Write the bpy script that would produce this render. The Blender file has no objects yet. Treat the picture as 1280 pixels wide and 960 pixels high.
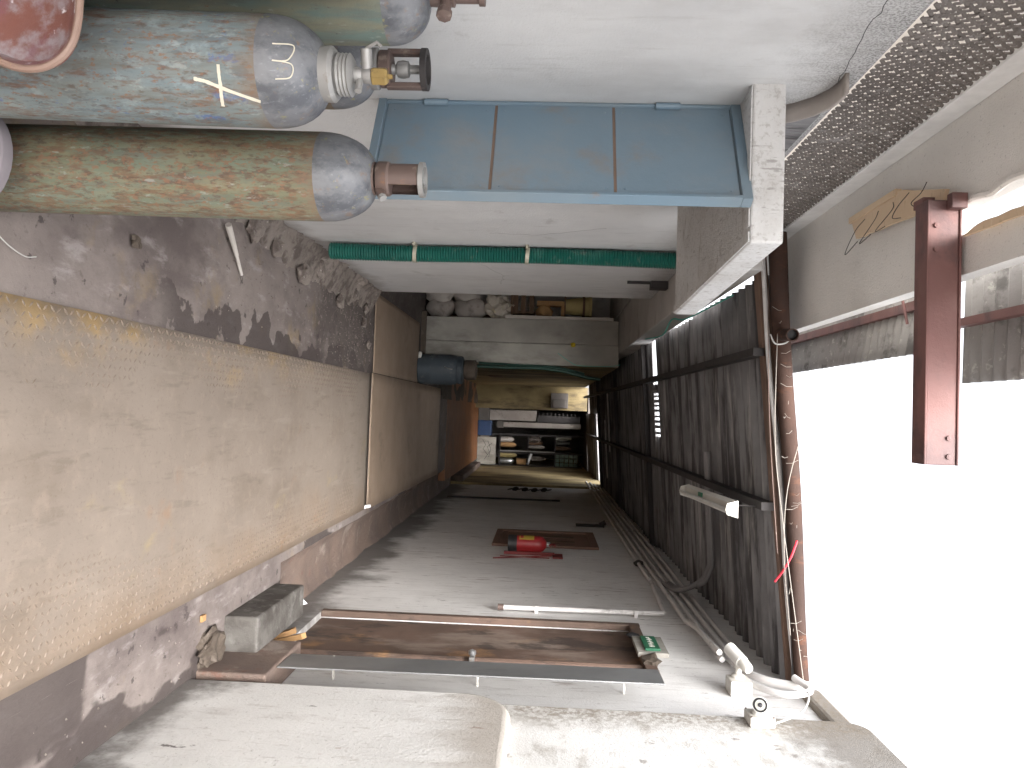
import bpy, bmesh, math, random
from mathutils import Vector, Matrix, noise as mnoise
R = math.radians
random.seed(7)
sc = bpy.context.scene
C = sc.collection

# ------------------------------------------------------------------ camera
cam_d = bpy.data.cameras.new('camera'); cam = bpy.data.objects.new('camera', cam_d); C.objects.link(cam)
cam_d.sensor_width = 36; cam_d.lens = 26.72; cam_d.clip_start = .02; cam_d.clip_end = 2000
# the photograph lies on its side: the camera was held in portrait, rolled by a quarter turn
cam.matrix_world = Matrix(((-.03495675, -.99876433, .03532472, 0),
                           (.04203952, -.03678458, -.99843857, 0),
                           (.99850423, -.03341713, .04327344, 1.6), (0, 0, 0, 1)))
sc.camera = cam
# ------------------------------------------------------------------ sky and sun (bright overcast)
SUN_EL, SUN_AZ = R(42), R(188)        # azimuth clockwise from +Y
w = bpy.data.worlds.new('World'); sc.world = w; w.use_nodes = True
nt = w.node_tree; nt.nodes.clear()
sky = nt.nodes.new('ShaderNodeTexSky'); sky.sky_type = 'NISHITA'; sky.sun_disc = False
sky.sun_elevation = SUN_EL; sky.sun_rotation = SUN_AZ; sky.air_density = 1.0; sky.dust_density = 6.0; sky.ozone_density = 1.0
hs = nt.nodes.new('ShaderNodeHueSaturation'); hs.inputs['Saturation'].default_value = .2
bg = nt.nodes.new('ShaderNodeBackground'); bg.inputs[1].default_value = .15
wo = nt.nodes.new('ShaderNodeOutputWorld')
nt.links.new(sky.outputs[0], hs.inputs['Color']); nt.links.new(hs.outputs[0], bg.inputs[0]); nt.links.new(bg.outputs[0], wo.inputs[0])
sd = bpy.data.lights.new('sun', 'SUN'); sd.energy = .9; sd.angle = R(32); sd.color = (1, .985, .96)
sun = bpy.data.objects.new('sun', sd); C.objects.link(sun)
sdir = Vector((math.sin(SUN_AZ) * math.cos(SUN_EL), math.cos(SUN_AZ) * math.cos(SUN_EL), math.sin(SUN_EL)))
sun.rotation_euler = sdir.to_track_quat('Z', 'Y').to_euler()
sun.location = (0, -5, 12)
sc.view_settings.view_transform = 'Standard'; sc.view_settings.look = 'None'
sc.view_settings.exposure = 2.3; sc.view_settings.gamma = 1; sc.view_settings.use_curve_mapping = False
sc.cycles.max_bounces = 7; sc.cycles.diffuse_bounces = 6; sc.cycles.caustics_reflective = False

# ------------------------------------------------------------------ material helpers
class NT:
    def __init__(s, m):
        s.m = m; m.use_nodes = True; s.t = m.node_tree; s.b = s.t.nodes['Principled BSDF']
        s.tc = s.t.nodes.new('ShaderNodeTexCoord')
    def link(s, a, b): s.t.links.new(a, b)
    def sett(s, inp, v):
        if hasattr(v, 'is_output'): s.link(v, inp)
        else: inp.default_value = v
    def vec(s, st=(1, 1, 1), off=(0, 0, 0)):
        n = s.t.nodes.new('ShaderNodeMapping'); s.link(s.tc.outputs['Object'], n.inputs[0])
        n.inputs['Scale'].default_value = st; n.inputs['Location'].default_value = off; return n.outputs[0]
    def noise(s, scale, st=(1, 1, 1), det=6, ro=.6, dist=0, off=(0, 0, 0)):
        n = s.t.nodes.new('ShaderNodeTexNoise'); s.link(s.vec(st, off), n.inputs['Vector'])
        n.inputs['Scale'].default_value = scale; n.inputs['Detail'].default_value = det
        n.inputs['Roughness'].default_value = ro; n.inputs['Distortion'].default_value = dist
        return n.outputs['Fac']
    def step(s, f, lo, hi):
        n = s.t.nodes.new('ShaderNodeMapRange'); s.sett(n.inputs[0], f); n.inputs[1].default_value = lo; n.inputs[2].default_value = hi
        n.interpolation_type = 'SMOOTHSTEP'; return n.outputs[0]
    def math(s, op, a, b=0.0):
        n = s.t.nodes.new('ShaderNodeMath'); n.operation = op; s.sett(n.inputs[0], a); s.sett(n.inputs[1], b); return n.outputs[0]
    def xyz(s):
        n = s.t.nodes.new('ShaderNodeSeparateXYZ'); s.link(s.tc.outputs['Object'], n.inputs[0]); return n.outputs
    def mix(s, f, a, b):
        n = s.t.nodes.new('ShaderNodeMix'); n.data_type = 'RGBA'
        s.sett(n.inputs[0], f)
        for i, v in ((6, a), (7, b)):
            if hasattr(v, 'is_output'): s.link(v, n.inputs[i])
            else: n.inputs[i].default_value = (*v, 1)
        return n.outputs[2]
    def bump(s, h, st, dist=.01):
        n = s.t.nodes.new('ShaderNodeBump'); s.link(h, n.inputs['Height']); n.inputs['Strength'].default_value = st
        n.inputs['Distance'].default_value = dist; s.link(n.outputs[0], s.b.inputs['Normal'])

def surf(name, c1, c2, layers=(), scale=2.0, st=(1, 1, 1), rough=.85, metal=0.0, bump=.4, bscale=60, bdist=.004, extra=None, spec=.5, rvar=.12):
    """base mottled between c1 and c2; layers = (colour, scale, lo, hi, stretch, amount)"""
    m = bpy.data.materials.new(name); n = NT(m); b = n.b
    ro = random.random() * 20
    col = n.mix(n.step(n.noise(scale, st, off=(ro, ro, 0)), .3, .7), c1, c2)
    for i, (c, sc_, lo, hi, s2, am) in enumerate(layers):
        f = n.math('MULTIPLY', n.step(n.noise(sc_, s2, det=8, ro=.65, off=(ro + 3 * i + 1.3, 2.1 * i, 5)), lo, hi), am)
        col = n.mix(f, col, c)
    if extra: col = extra(n, col)
    n.link(col, b.inputs['Base Color'])
    b.inputs['Metallic'].default_value = metal; b.inputs['Specular IOR Level'].default_value = spec
    rr = n.noise(7, (1, 1, 1)); n.link(n.math('ADD', n.math('MULTIPLY', rr, rvar * 2), rough - rvar), b.inputs['Roughness'])
    if bump: n.bump(n.noise(bscale, det=8, ro=.7), bump, bdist)
    return m

def plain(name, c, rough=.6, metal=0.0, var=.15, emis=None):
    d = tuple(v * (1 - var) for v in c)
    return surf(name, c, d, scale=9, rough=rough, metal=metal, bump=.12, bscale=120, bdist=.002, rvar=.06)

M = {}
def wet_floor(n, col):
    x, y, z = n.xyz()
    # wet band hugging the left edge of the steel plates (ragged), and wet patches by the right wall
    nz = n.noise(3.2, (1, 1, 1), det=6, ro=.55)
    d = n.math('SUBTRACT', -.29, x)                       # distance left of plate edge
    wv = n.math('SUBTRACT', n.math('MULTIPLY', nz, .95), .37)
    a = n.step(n.math('SUBTRACT', wv, d), 0.0, .02)
    a = n.math('MULTIPLY', a, n.step(x, -1.2, -1.0))
    a = n.math('MULTIPLY', a, n.step(n.math('SUBTRACT', -.2, x), 0, .02))
    yl = n.step(y, 2.9, 3.3); a = n.math('MULTIPLY', a, yl)
    nz2 = n.noise(1.7, (1, .55, 1), det=5, ro=.5, off=(3.3, .8, 0))
    rr = n.math('ADD', n.math('MULTIPLY', n.math('SUBTRACT', nz2, .5), 1.3), x)
    bband = n.step(rr, 1.13, 1.16)
    bband = n.math('MULTIPLY', bband, n.step(y, 1.2, 1.5))
    near = n.math('MULTIPLY', n.step(n.math('ADD', n.math('MULTIPLY', nz2, .6), n.math('MULTIPLY', y, -1)), -2.42, -2.39), n.step(x, .6, .7))
    nearx = n.math('MULTIPLY', near, n.step(n.math('MULTIPLY', x, -1), -1.22, -1.16))
    far_ = n.math('MULTIPLY', n.step(n.math('ADD', y, n.math('MULTIPLY', n.noise(2.4, det=7, off=(7, 1, 0)), 3.2)), 6.6, 7.3), n.step(n.math('MULTIPLY', x, -1), .3, .32))
    far_ = n.math('MULTIPLY', far_, n.step(n.noise(21, det=6, off=(1, 6, 0)), .66, .58))
    w_ = n.math('MAXIMUM', n.math('MAXIMUM', a, n.math('MULTIPLY', far_, .75)), n.math('MAXIMUM', bband, nearx))
    n.wet = w_
    return n.mix(n.math('MULTIPLY', w_, .82), col, (.045, .034, .032))
M['floor'] = surf('alley_concrete', (.235, .20, .183), (.175, .147, .137),
    [((.085, .065, .063), 1.3, .48, .62, (1, .6, 1), .7), ((.33, .30, .29), 6, .54, .68, (1.8, .6, 1), .6), ((.25, .185, .10), 2.6, .55, .70, (1, 1, 1), .6), ((.045, .036, .034), 11, .62, .67, (1, 1, 1), .8), ((.09, .07, .065), 30, .58, .7, (1, 1, 1), .5), ((.55, .51, .48), 30, .69, .73, (1, 1, 1), .7)],
    rough=.8, bump=.5, bscale=30, bdist=.008, extra=wet_floor)
def plate_paint(n, col):
    x, y, z = n.xyz()
    e = n.math('ADD', x, n.math('MULTIPLY', n.noise(2.2, det=6), .55))     # yellow paint left along the left edge
    f = n.math('MULTIPLY', n.step(n.math('MULTIPLY', e, -1), -.16, .02), .38)
    f = n.math('MULTIPLY', f, n.step(n.noise(3.5, (1, .8, 1), off=(9, 1, 0)), .44, .6))
    f = n.math('MULTIPLY', f, n.step(n.math('MULTIPLY', y, -1), -6, -3))
    col = n.mix(f, col, (.50, .30, .055))
    e2 = n.math('MULTIPLY', n.step(n.math('SUBTRACT', x, n.math('MULTIPLY', n.noise(1.8, off=(4, 4, 0)), .9)), .15, .55), .45)
    return n.mix(n.math('MULTIPLY', e2, .7), col, (.22, .135, .07))
M['plate'] = surf('worn_checker_steel', (.235, .195, .163), (.20, .165, .138),
    [((.15, .117, .09), 2.6, .48, .7, (1, .45, 1), .6), ((.36, .28, .12), 1.5, .62, .74, (1.4, .8, 1), .5), ((.12, .095, .075), 7, .55, .66, (2.2, .35, 1), .4), ((.30, .255, .215), 4, .56, .7, (2.5, .4, 1), .45), ((.27, .22, .18), 11, .5, .7, (1, 1, 1), .5), ((.5, .46, .42), 55, .73, .76, (1, 1, 1), .8), ((.11, .08, .06), 70, .56, .68, (1, 1, 1), .35), ((.26, .14, .07), 2.3, .60, .72, (1, 1, 1), .45)],
    scale=1.4, rough=.62, metal=.0, bump=.35, bscale=90, bdist=.003, extra=plate_paint)
M['lug'] = surf('bare_lug_steel', (.20, .155, .12), (.14, .108, .082), [((.28, .21, .17), 14, .56, .68, (1, 1, 1), .6)], rough=.5, bump=0)
M['plate_dark'] = surf('brown_steel', (.32, .24, .18), (.26, .195, .145), [((.15, .11, .085), 3, .55, .7, (1, .6, 1), .6), ((.4, .33, .27), 30, .68, .74, (1, 1, 1), .5)], rough=.6, bump=.3, bscale=90, bdist=.003)
M['lit_rust_floor'] = surf('warm_lit_rust_floor', (.26, .10, .03), (.18, .07, .025), [((.12, .08, .05), 2, .55, .7, (1, 1, 1), .7)], rough=.55)  # orange carries the warm gap light as well as the rust
def wall_dirt_left(n, col):
    x, y, z = n.xyz()
    # soot and black mould growing along the top of the wall, splash-back dirt along its foot
    g = n.noise(9, (1, 1, 1), det=10, ro=.75)
    t = n.math('ADD', z, n.math('MULTIPLY', g, .34))
    f = n.math('MULTIPLY', n.step(t, 2.38, 2.74), .8)
    f = n.math('MULTIPLY', f, n.math('ADD', n.math('MULTIPLY', n.step(n.noise(140, det=3), .42, .6), .6), .4))
    col = n.mix(f, col, (.10, .09, .085))
    f2 = n.math('MULTIPLY', n.step(n.math('SUBTRACT', n.math('MULTIPLY', n.noise(3, off=(5, 0, 2)), .5), z), .02, .24), .7)
    return n.mix(f2, col, (.20, .16, .14))
M['wall_white'] = surf('white_roughcast', (.68, .68, .68), (.60, .60, .605),
    [((.47, .46, .455), 2.2, .48, .72, (1, 1, .45), .55), ((.38, .365, .35), 7, .55, .74, (1, 2, .25), .5), ((.33, .315, .30), 4, .60, .72, (1, 1, 1), .4), ((.10, .09, .08), 55, .735, .75, (1, 1, 1), .9), ((.2, .18, .17), 17, .74, .77, (1, 1, 2.5), .7)],
    rough=.92, bump=.75, bscale=110, bdist=.006, extra=wall_dirt_left)
def grey_streak(n, col):
    x, y, z = n.xyz()
    f2 = n.math('MULTIPLY', n.step(n.math('SUBTRACT', n.math('MULTIPLY', n.noise(2.6, (1, 1, .8), off=(5, 0, 2)), .9), z), .10, .42), .8)
    return n.mix(f2, col, (.085, .07, .06))
M['wall_grey'] = surf('dirty_white_plaster', (.82, .81, .80), (.73, .72, .71),
    [((.56, .545, .53), 1.6, .5, .75, (1, 1, .6), .5), ((.22, .15, .13), 3.4, .60, .70, (1, 3.0, .55), .55), ((.66, .65, .64), 2.3, .55, .75, (1, 1, .5), .5), ((.12, .105, .095), 12, .64, .70, (1, 3, .6), .7), ((.44, .42, .40), 9, .52, .7, (1, 2.5, .35), .45), ((.3, .28, .26), 45, .62, .68, (1, 1, 1), .4)],
    rough=.9, bump=.5, bscale=60, bdist=.006, extra=grey_streak)
def right_near(n, col):
    x, y, z = n.xyz()
    g = n.noise(4, (1, 1, 1), det=9, ro=.7)
    t = n.math('ADD', z, n.math('MULTIPLY', g, .9))
    f = n.math('MULTIPLY', n.step(t, 2.95, 3.35), .85)
    col = n.mix(f, col, (.15, .13, .11))
    e = n.math('SUBTRACT', y, n.math('MULTIPLY', n.noise(5, det=8, off=(2, 2, 2)), .35))
    f3 = n.math('MULTIPLY', n.step(e, 3.08, 3.36), .8)
    f3 = n.math('MULTIPLY', f3, n.math('ADD', .45, n.math('MULTIPLY', n.step(n.noise(40, det=5), .4, .6), .55)))
    col = n.mix(f3, col, (.20, .165, .125))
    f2 = n.math('MULTIPLY', n.step(n.math('SUBTRACT', n.math('MULTIPLY', n.noise(3, off=(5, 0, 2)), .8), z), .22, .40), .85)
    return n.mix(f2, col, (.12, .10, .09))
M['wall_near_r'] = surf('stained_white_wall', (.80, .795, .78), (.70, .695, .68),
    [((.36, .33, .29), 6, .50, .70, (1, 1, 2), .6), ((.16, .13, .11), 5, .60, .66, (1, 1.2, 1.4), .6), ((.25, .14, .1), 7, .68, .73, (1, .6, 2.5), .6), ((.09, .08, .07), 60, .72, .74, (1, 1, 1), .7)],
    rough=.9, bump=.7, bscale=90, bdist=.005, extra=right_near)
def dado_dirt(n, col):
    x, y, z = n.xyz()
    t = n.math('ADD', z, n.math('MULTIPLY', n.noise(6, (1, 1.5, .3), det=8), .35))
    f = n.math('MULTIPLY', n.step(t, 1.30, 1.60), .65)
    col = n.mix(f, col, (.30, .25, .2))
    f2 = n.math('MULTIPLY', n.step(n.math('SUBTRACT', n.math('MULTIPLY', n.noise(3, off=(5, 0, 2)), .9), z), .20, .44), .85)
    return n.mix(f2, col, (.11, .095, .085))
M['dado'] = surf('scuffed_dado_plaster', (.80, .795, .78), (.70, .695, .68),
    [((.48, .455, .43), 3, .52, .72, (1, 1.6, .7), .6), ((.40, .37, .34), 16, .56, .70, (1, 2.2, .5), .5), ((.10, .085, .08), 4.2, .645, .675, (1, 1.9, .8), .85), ((.26, .15, .12), 6, .66, .70, (1, 2, .7), .7), ((.30, .28, .26), 50, .60, .68, (1, 1, 1), .5), ((.1, .09, .08), 45, .70, .73, (1, 1, 1), .7)],
    rough=.8, bump=.7, bscale=60, bdist=.006, extra=dado_dirt)
M['concrete'] = surf('grey_concrete', (.52, .50, .48), (.42, .405, .39), [((.2, .18, .165), 3, .55, .72, (1, 1, 1), .6), ((.6, .585, .57), 14, .64, .72, (1, 1, 1), .4)], rough=.92, bump=.6, bscale=50, bdist=.006)
M['slab'] = surf('weathered_white_slab', (.66, .655, .65), (.57, .565, .56), [((.44, .42, .40), 3.0, .48, .68, (1, 1, 1), .6), ((.26, .22, .19), 4, .58, .70, (1, 3, 1), .6), ((.2, .18, .17), 9, .60, .68, (6, .8, 1), .6), ((.22, .2, .19), 30, .64, .72, (8, 1, 1), .6), ((.33, .31, .29), 60, .52, .64, (1, 1, 1), .5), ((.12, .11, .1), 70, .70, .74, (1, 1, 1), .6)], rough=.95, bump=.9, bscale=90, bdist=.006)
M['soffit'] = surf('grey_plaster_soffit', (.86, .835, .80), (.78, .755, .72), [((.62, .59, .55), 1.8, .55, .75, (1, 1, 1), .45), ((.3, .28, .26), 90, .60, .70, (1, 1, 1), .5), ((.68, .64, .6), 120, .64, .72, (1, 1, 1), .5)], rough=.95, bump=1.0, bscale=150, bdist=.006)
M['band'] = plain('white_painted_band', (.84, .84, .84), .8)
M['blue'] = surf('blue_painted_sheet', (.145, .21, .265), (.16, .22, .27), [((.22, .23, .235), 3.0, .44, .70, (1, 1, .7), .75), ((.21, .18, .155), 5, .50, .72, (1, 1, 1), .6), ((.10, .12, .14), 9, .64, .74, (1, 1, 1), .4), ((.12, .17, .22), 60, .72, .75, (1, 1, 1), .5)], scale=3, rough=.55, bump=.35, bscale=5, bdist=.012)
M['blue_frame'] = surf('dull_blue_frame', (.145, .22, .285), (.185, .23, .26), [((.22, .17, .14), 9, .58, .7, (1, 1, 1), .6)], rough=.5, bump=.2)
M['seam'] = plain('brown_seam', (.17, .115, .085), .8)
def rusty_paint(name, paint, paint2, amt=.5, zsh=1.0, olive=.6, rust=(.15, .07, .04), extra_layers=()):
    def top(n, col):        # paint burnt off to rust below the shoulder
        x, y, z = n.xyz()
        f = n.step(n.math('ADD', z, n.math('MULTIPLY', n.noise(14, (1, 1, .6), det=7), .16)), zsh + .02, zsh + .10)
        return n.mix(n.math('MULTIPLY', f, .75), col, (.19, .135, .095))
    return surf(name, paint, paint2, list(extra_layers) + [((.235, .20, .125), 6, .42, .62, (3, 3, .6), olive), ((.13, .13, .115), 11, .48, .64, (3, 3, .4), .55), (rust, 30, amt - .02, amt + .12, (2.2, 2.2, .55), .62), ((.10, .06, .045), 48, amt + .02, amt + .12, (1.6, 1.6, .6), .6), ((.22, .12, .075), 75, amt + .04, amt + .12, (1.3, 1.3, .7), .8), ((.34, .37, .35), 34, .60, .68, (1.5, 1.5, .5), .45), ((.05, .05, .06), 75, .66, .70, (1, 1, .8), .75)],
                scale=6, st=(1, 1, .4), rough=.62, bump=.45, bscale=60, bdist=.004, extra=top, spec=.35)
M['cyl_green'] = rusty_paint('rusty_green_paint', (.17, .21, .17), (.145, .16, .105), .49, .985)
M['cyl_blue'] = rusty_paint('blue_grey_paint', (.185, .235, .25), (.155, .195, .205), .53, .99, .22, extra_layers=[((.07, .12, .30), 24, .60, .66, (1, 1, .7), .7), ((.27, .33, .34), 40, .52, .64, (1, 1, .7), .5), ((.09, .10, .115), 30, .54, .64, (1.5, 1.5, .5), .6)])
M['cyl_plain'] = rusty_paint('sage_green_paint', (.15, .20, .175), (.12, .165, .15), .62, 1.30)
M['cyl_dark'] = rusty_paint('dark_green_paint', (.10, .13, .115), (.13, .17, .14), .62, 1.3)
M['cyl_brown'] = rusty_paint('brown_green_paint', (.19, .17, .12), (.13, .125, .10), .54, .985)
M['dome'] = surf('scratched_black_and_silver_paint', (.145, .15, .165), (.20, .205, .215), [((.06, .065, .08), 9, .44, .66, (1.5, 1.5, 1), .75), ((.26, .24, .10), 34, .60, .67, (1, 1, 1), .7), ((.30, .31, .325), 75, .56, .70, (1.5, 1.5, .7), .45), ((.22, .14, .09), 26, .58, .68, (1, 1, 1), .6)], scale=9, rough=.48, metal=.1, bump=.3, bscale=30, bdist=.004)
M['rustband'] = surf('rust_brown_band', (.34, .24, .17), (.27, .18, .12), [((.4, .36, .3), 8, .55, .7, (1, 1, 1), .5)], rough=.6)
M['oldiron'] = surf('brown_old_iron', (.19, .13, .11), (.13, .095, .085), [((.33, .27, .23), 20, .58, .68, (1, 1, 1), .6), ((.26, .13, .07), 30, .6, .7, (1, 1, 1), .6)], rough=.55, metal=.3, bump=.4, bscale=90, bdist=.002)
M['greyiron'] = surf('grey_cast_metal', (.36, .355, .345), (.27, .265, .26), [((.5, .49, .47), 24, .6, .7, (1, 1, 1), .6), ((.2, .15, .11), 12, .6, .7, (1, 1, 1), .6)], rough=.5, metal=.4, bump=.4, bscale=80, bdist=.002)
M['brass'] = surf('dull_brass', (.40, .29, .10), (.30, .21, .08), [((.12, .09, .05), 60, .5, .65, (1, 1, 1), .6)], rough=.5, metal=.5)
M['chalk'] = plain('yellowish_white_chalk', (.68, .64, .53), .95)
M['pan_in'] = surf('chipped_red_paint_inside', (.185, .075, .058), (.15, .07, .06), [((.29, .265, .285), 9, .45, .60, (1, 1, 1), .8), ((.18, .075, .09), 12, .52, .62, (1, 1, 1), .7), ((.70, .68, .72), 20, .60, .66, (1, 1, 1), .85)], scale=5, rough=.35, bump=.4, bscale=14, bdist=.006)
M['pan_out'] = surf('faded_red_paint', (.42, .095, .085), (.34, .08, .07), [], rough=.5)
M['pan_rim'] = surf('worn_rim', (.25, .165, .13), (.20, .13, .105), [((.85, .55, .08), 7, .58, .62, (1, 1, 1), .9)], rough=.45)
M['rubber'] = plain('grey_rubber', (.19, .17, .185), .8)
M['hose'] = surf('green_suction_hose', (.010, .12, .092), (.009, .09, .072), [((.09, .24, .20), 6, .52, .7, (1, 1, 1), .5), ((.22, .24, .21), 14, .58, .70, (1, 1, 1), .5)], rough=.4, bump=.1)
M['hose_dk'] = plain('dark_green_hose', (.015, .05, .038), .5)
M['tie'] = plain('galvanised_tie', (.55, .52, .42), .45, .4)
M['corr'] = surf('sooty_rib_lit_cement', (.24, .235, .24), (.15, .145, .15), [((.055, .05, .052), 2.4, .46, .60, (.4, 5, 1), .85), ((.42, .40, .38), 3.2, .54, .68, (.35, 7, 1), .65), ((.45, .44, .42), 60, .72, .75, (1, 1, 1), .5)], rough=.92, bump=.4, bscale=60, bdist=.005)  # rib-long streaks put side light and shade into the soot tones
M['corr_lt'] = surf('grey_corrugated_cement', (.34, .33, .315), (.25, .24, .235), [((.10, .095, .09), 5, .5, .62, (1, 1, 1), .75), ((.55, .54, .5), 25, .58, .68, (1, 1, 1), .6)], rough=.92, bump=.5, bscale=60, bdist=.005)
M['corr_br'] = surf('brown_corrugated_sheet', (.36, .29, .24), (.28, .22, .18), [((.18, .13, .1), 5, .55, .7, (1, 1, 1), .5)], rough=.8)
M['redsteel'] = surf('red_oxide_steel', (.18, .082, .073), (.14, .066, .06), [((.08, .045, .045), 3.3, .48, .62, (1, 2, 1), .75), ((.19, .10, .085), 6, .58, .7, (1, 1, 1), .5)], rough=.6, bump=.3)
M['tube'] = surf('rust_brown_tube', (.06, .034, .026), (.04, .026, .022), [((.11, .05, .03), 6, .56, .68, (3, 1, 1), .6), ((.05, .035, .03), 4, .55, .7, (2, 1, 1), .6), ((.55, .5, .46), 50, .7, .74, (1, 1, 1), .4)], rough=.88, bump=.6, bscale=40, bdist=.006, spec=.2)
M['timber'] = surf('weathered_timber', (.20, .125, .09), (.14, .09, .07), [((.12, .08, .065), 8, .55, .7, (.3, 4, 4), .6), ((.55, .5, .46), 70, .70, .74, (1, 1, 1), .6)], rough=.85, bump=.5, bscale=40, bdist=.004)
M['darkiron'] = plain('sooty_iron', (.045, .04, .04), .7, .2)
M['ply'] = surf('splintered_plywood', (.72, .56, .40), (.62, .46, .31), [((.42, .28, .17), 7, .58, .7, (1, 5, 1), .6), ((.85, .75, .62), 9, .6, .7, (1, 5, 1), .5)], rough=.85, bump=.5, bscale=50, bdist=.004)
M['mesh'] = surf('dusty_brown_expanded_metal', (.19, .17, .158), (.115, .10, .093), [((.36, .345, .335), 9, .55, .7, (1, 1, 1), .6)], rough=.9, bump=.2)
M['door_rust'] = surf('rusty_brown_door', (.17, .11, .085), (.11, .075, .058), [((.36, .2, .09), 3.2, .54, .68, (1, 1, .7), .7), ((.34, .28, .235), 2.4, .52, .68, (1, 1, .4), .6), ((.05, .038, .034), 4, .52, .62, (1, 1, .5), .75)], rough=.7, bump=.4, bscale=40, bdist=.004)
M['alu'] = surf('dull_aluminium_sheet', (.36, .365, .37), (.28, .285, .29), [((.18, .175, .17), 4, .5, .7, (1, 1, .4), .6)], rough=.48, metal=.7, bump=.15, bscale=20)
M['pipe_grey'] = surf('painted_grey_conduit', (.74, .72, .71), (.60, .585, .58), [((.2, .18, .17), 6, .55, .7, (1, 1, 1), .6)], rough=.6, bump=.15)
M['pipe_dark'] = surf('sooty_conduit', (.26, .25, .255), (.17, .165, .17), [((.4, .38, .37), 5, .58, .7, (1, 1, 1), .5)], rough=.65, bump=.15)
M['pvc'] = plain('white_plastic', (.72, .71, .68), .45)
M['pvc_dirty'] = surf('dirty_white_plastic', (.66, .645, .60), (.55, .53, .49), [((.35, .31, .27), 12, .58, .7, (1, 1, 1), .5)], rough=.55, bump=.1)
M['black'] = plain('black_plastic', (.02, .02, .022), .5)
M['glass'] = plain('dark_lens', (.03, .03, .035), .08)
M['red'] = plain('red_enamel', (.38, .022, .026), .45)
M['darkred'] = plain('dark_red_paint', (.20, .025, .025), .6)
M['yellow'] = plain('yellow_label', (.50, .36, .06), .6)
M['yellow_plastic'] = surf('yellowed_plastic', (.55, .44, .19), (.42, .33, .15), [((.2, .15, .08), 6, .58, .7, (1, 1, 1), .6)], rough=.6)
M['woodboard'] = surf('brown_board', (.22, .125, .09), (.17, .095, .07), [((.09, .055, .045), 6, .55, .7, (1, 4, .4), .6)], rough=.7)
M['plank'] = surf('orange_plank', (.46, .27, .12), (.36, .2, .09), [((.15, .1, .06), 9, .58, .7, (1, 1, 1), .6)], rough=.8)
M['brownwood'] = surf('dark_crate_wood', (.17, .10, .06), (.11, .065, .045), [], rough=.8)
M['green'] = plain('green_board', (.025, .14, .075), .5)
M['sack'] = surf('dirty_sackcloth', (.40, .36, .33), (.29, .26, .24), [((.16, .14, .13), 5, .52, .66, (1, 1, 1), .6)], rough=.95, bump=.8, bscale=120, bdist=.004)
M['sack_lt'] = surf('pale_sackcloth', (.62, .58, .54), (.50, .46, .43), [((.28, .24, .2), 6, .55, .68, (1, 1, 1), .6)], rough=.95, bump=.8, bscale=120, bdist=.004)
M['poly'] = surf('crumpled_polythene', (.60, .55, .48), (.46, .40, .33), [((.75, .66, .40), 7, .6, .66, (1, 1, 1), .6)], rough=.18, bump=.6, bscale=18, bdist=.01)
M['drum_blue'] = surf('grey_blue_drum', (.065, .085, .105), (.048, .064, .08), [((.2, .22, .23), 7, .56, .7, (1, 1, 1), .5), ((.04, .04, .045), 5, .55, .66, (1, 1, 1), .5)], rough=.6)
M['blue_pl'] = plain('blue_plastic', (.02, .05, .13), .6)
M['wall_yellow'] = surf('warm_lit_plaster', (.42, .33, .165), (.32, .245, .12), [((.09, .065, .035), 1.6, .46, .64, (1, 1, .35), .8), ((.32, .26, .15), 3, .58, .7, (1, 1, .4), .5)], rough=.9, bump=.5, bscale=40, bdist=.006)  # yellow plaster with the warm far light mixed into its colour
M['wall_yellow_shaded'] = surf('shaded_yellow_plaster', (.24, .185, .09), (.17, .13, .065), [((.05, .037, .022), 2.6, .44, .62, (1, 1, .35), .85)], rough=.9, bump=.5, bscale=40, bdist=.006)  # darker copy of the yellow plaster, shade put into its colour
M['board_grey'] = surf('grimy_grey_boards', (.46, .44, .40), (.34, .325, .295), [((.12, .11, .095), 1.5, .5, .68, (1, 1, .4), .7)], rough=.9, bump=.4, bscale=40)
M['dark_wall'] = surf('dark_brown_wall', (.14, .125, .115), (.09, .08, .075), [((.25, .22, .19), 4, .6, .7, (1, 1, 1), .5)], rough=.9)  # one dark brown tone with lighter patches
M['rubble'] = surf('broken_plaster', (.32, .275, .245), (.21, .18, .16), [((.09, .068, .06), 9, .46, .60, (1, 1, 1), .75), ((.66, .62, .58), 16, .62, .7, (1, 1, 1), .6)], rough=.95, bump=1.0, bscale=40, bdist=.015)
M['mud'] = surf('dark_mud', (.11, .085, .065), (.075, .06, .05), [((.2, .165, .14), 6, .58, .7, (1, 1, 1), .5)], rough=.75, bump=.7, bscale=25, bdist=.02)
M['gutter'] = surf('stained_gutter_concrete', (.20, .145, .118), (.12, .09, .078), [((.36, .31, .27), 4, .56, .68, (1, 1, 1), .6), ((.18, .075, .05), 7, .6, .7, (1, 1, 1), .5)], rough=.8, bump=.8, bscale=30, bdist=.015)
M['block'] = surf('grimy_concrete_block', (.135, .125, .115), (.095, .088, .08), [((.045, .038, .033), 4, .36, .6, (1, 1, 1), .85), ((.20, .19, .178), 9, .52, .66, (1, 1, 1), .6), ((.42, .40, .38), 22, .68, .72, (1, 1, 1), .6)], rough=.85, bump=.6, bscale=45, bdist=.006)
M['paper'] = plain('white_paper', (.85, .85, .88), .9)
M['ground'] = surf('yard_concrete', (.33, .30, .27), (.26, .24, .22), [((.2, .18, .165), .6, .5, .7, (1, 1, 1), .6)], rough=.9)
M['turq'] = plain('turquoise_string', (.10, .50, .42), .6)
M['wire_lt'] = plain('pale_wire', (.55, .54, .52), .6)
M['wire_dull'] = plain('dull_wire', (.30, .27, .24), .7)
M['wire_red'] = plain('red_wire', (.55, .03, .05), .5)
M['wire_yel'] = plain('yellow_tag', (.65, .48, .03), .6)
M['silver'] = plain('silver_metal', (.55, .56, .57), .3, .8)
M['gl_green'] = plain('green_glass', (.16, .24, .18), .15)

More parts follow.
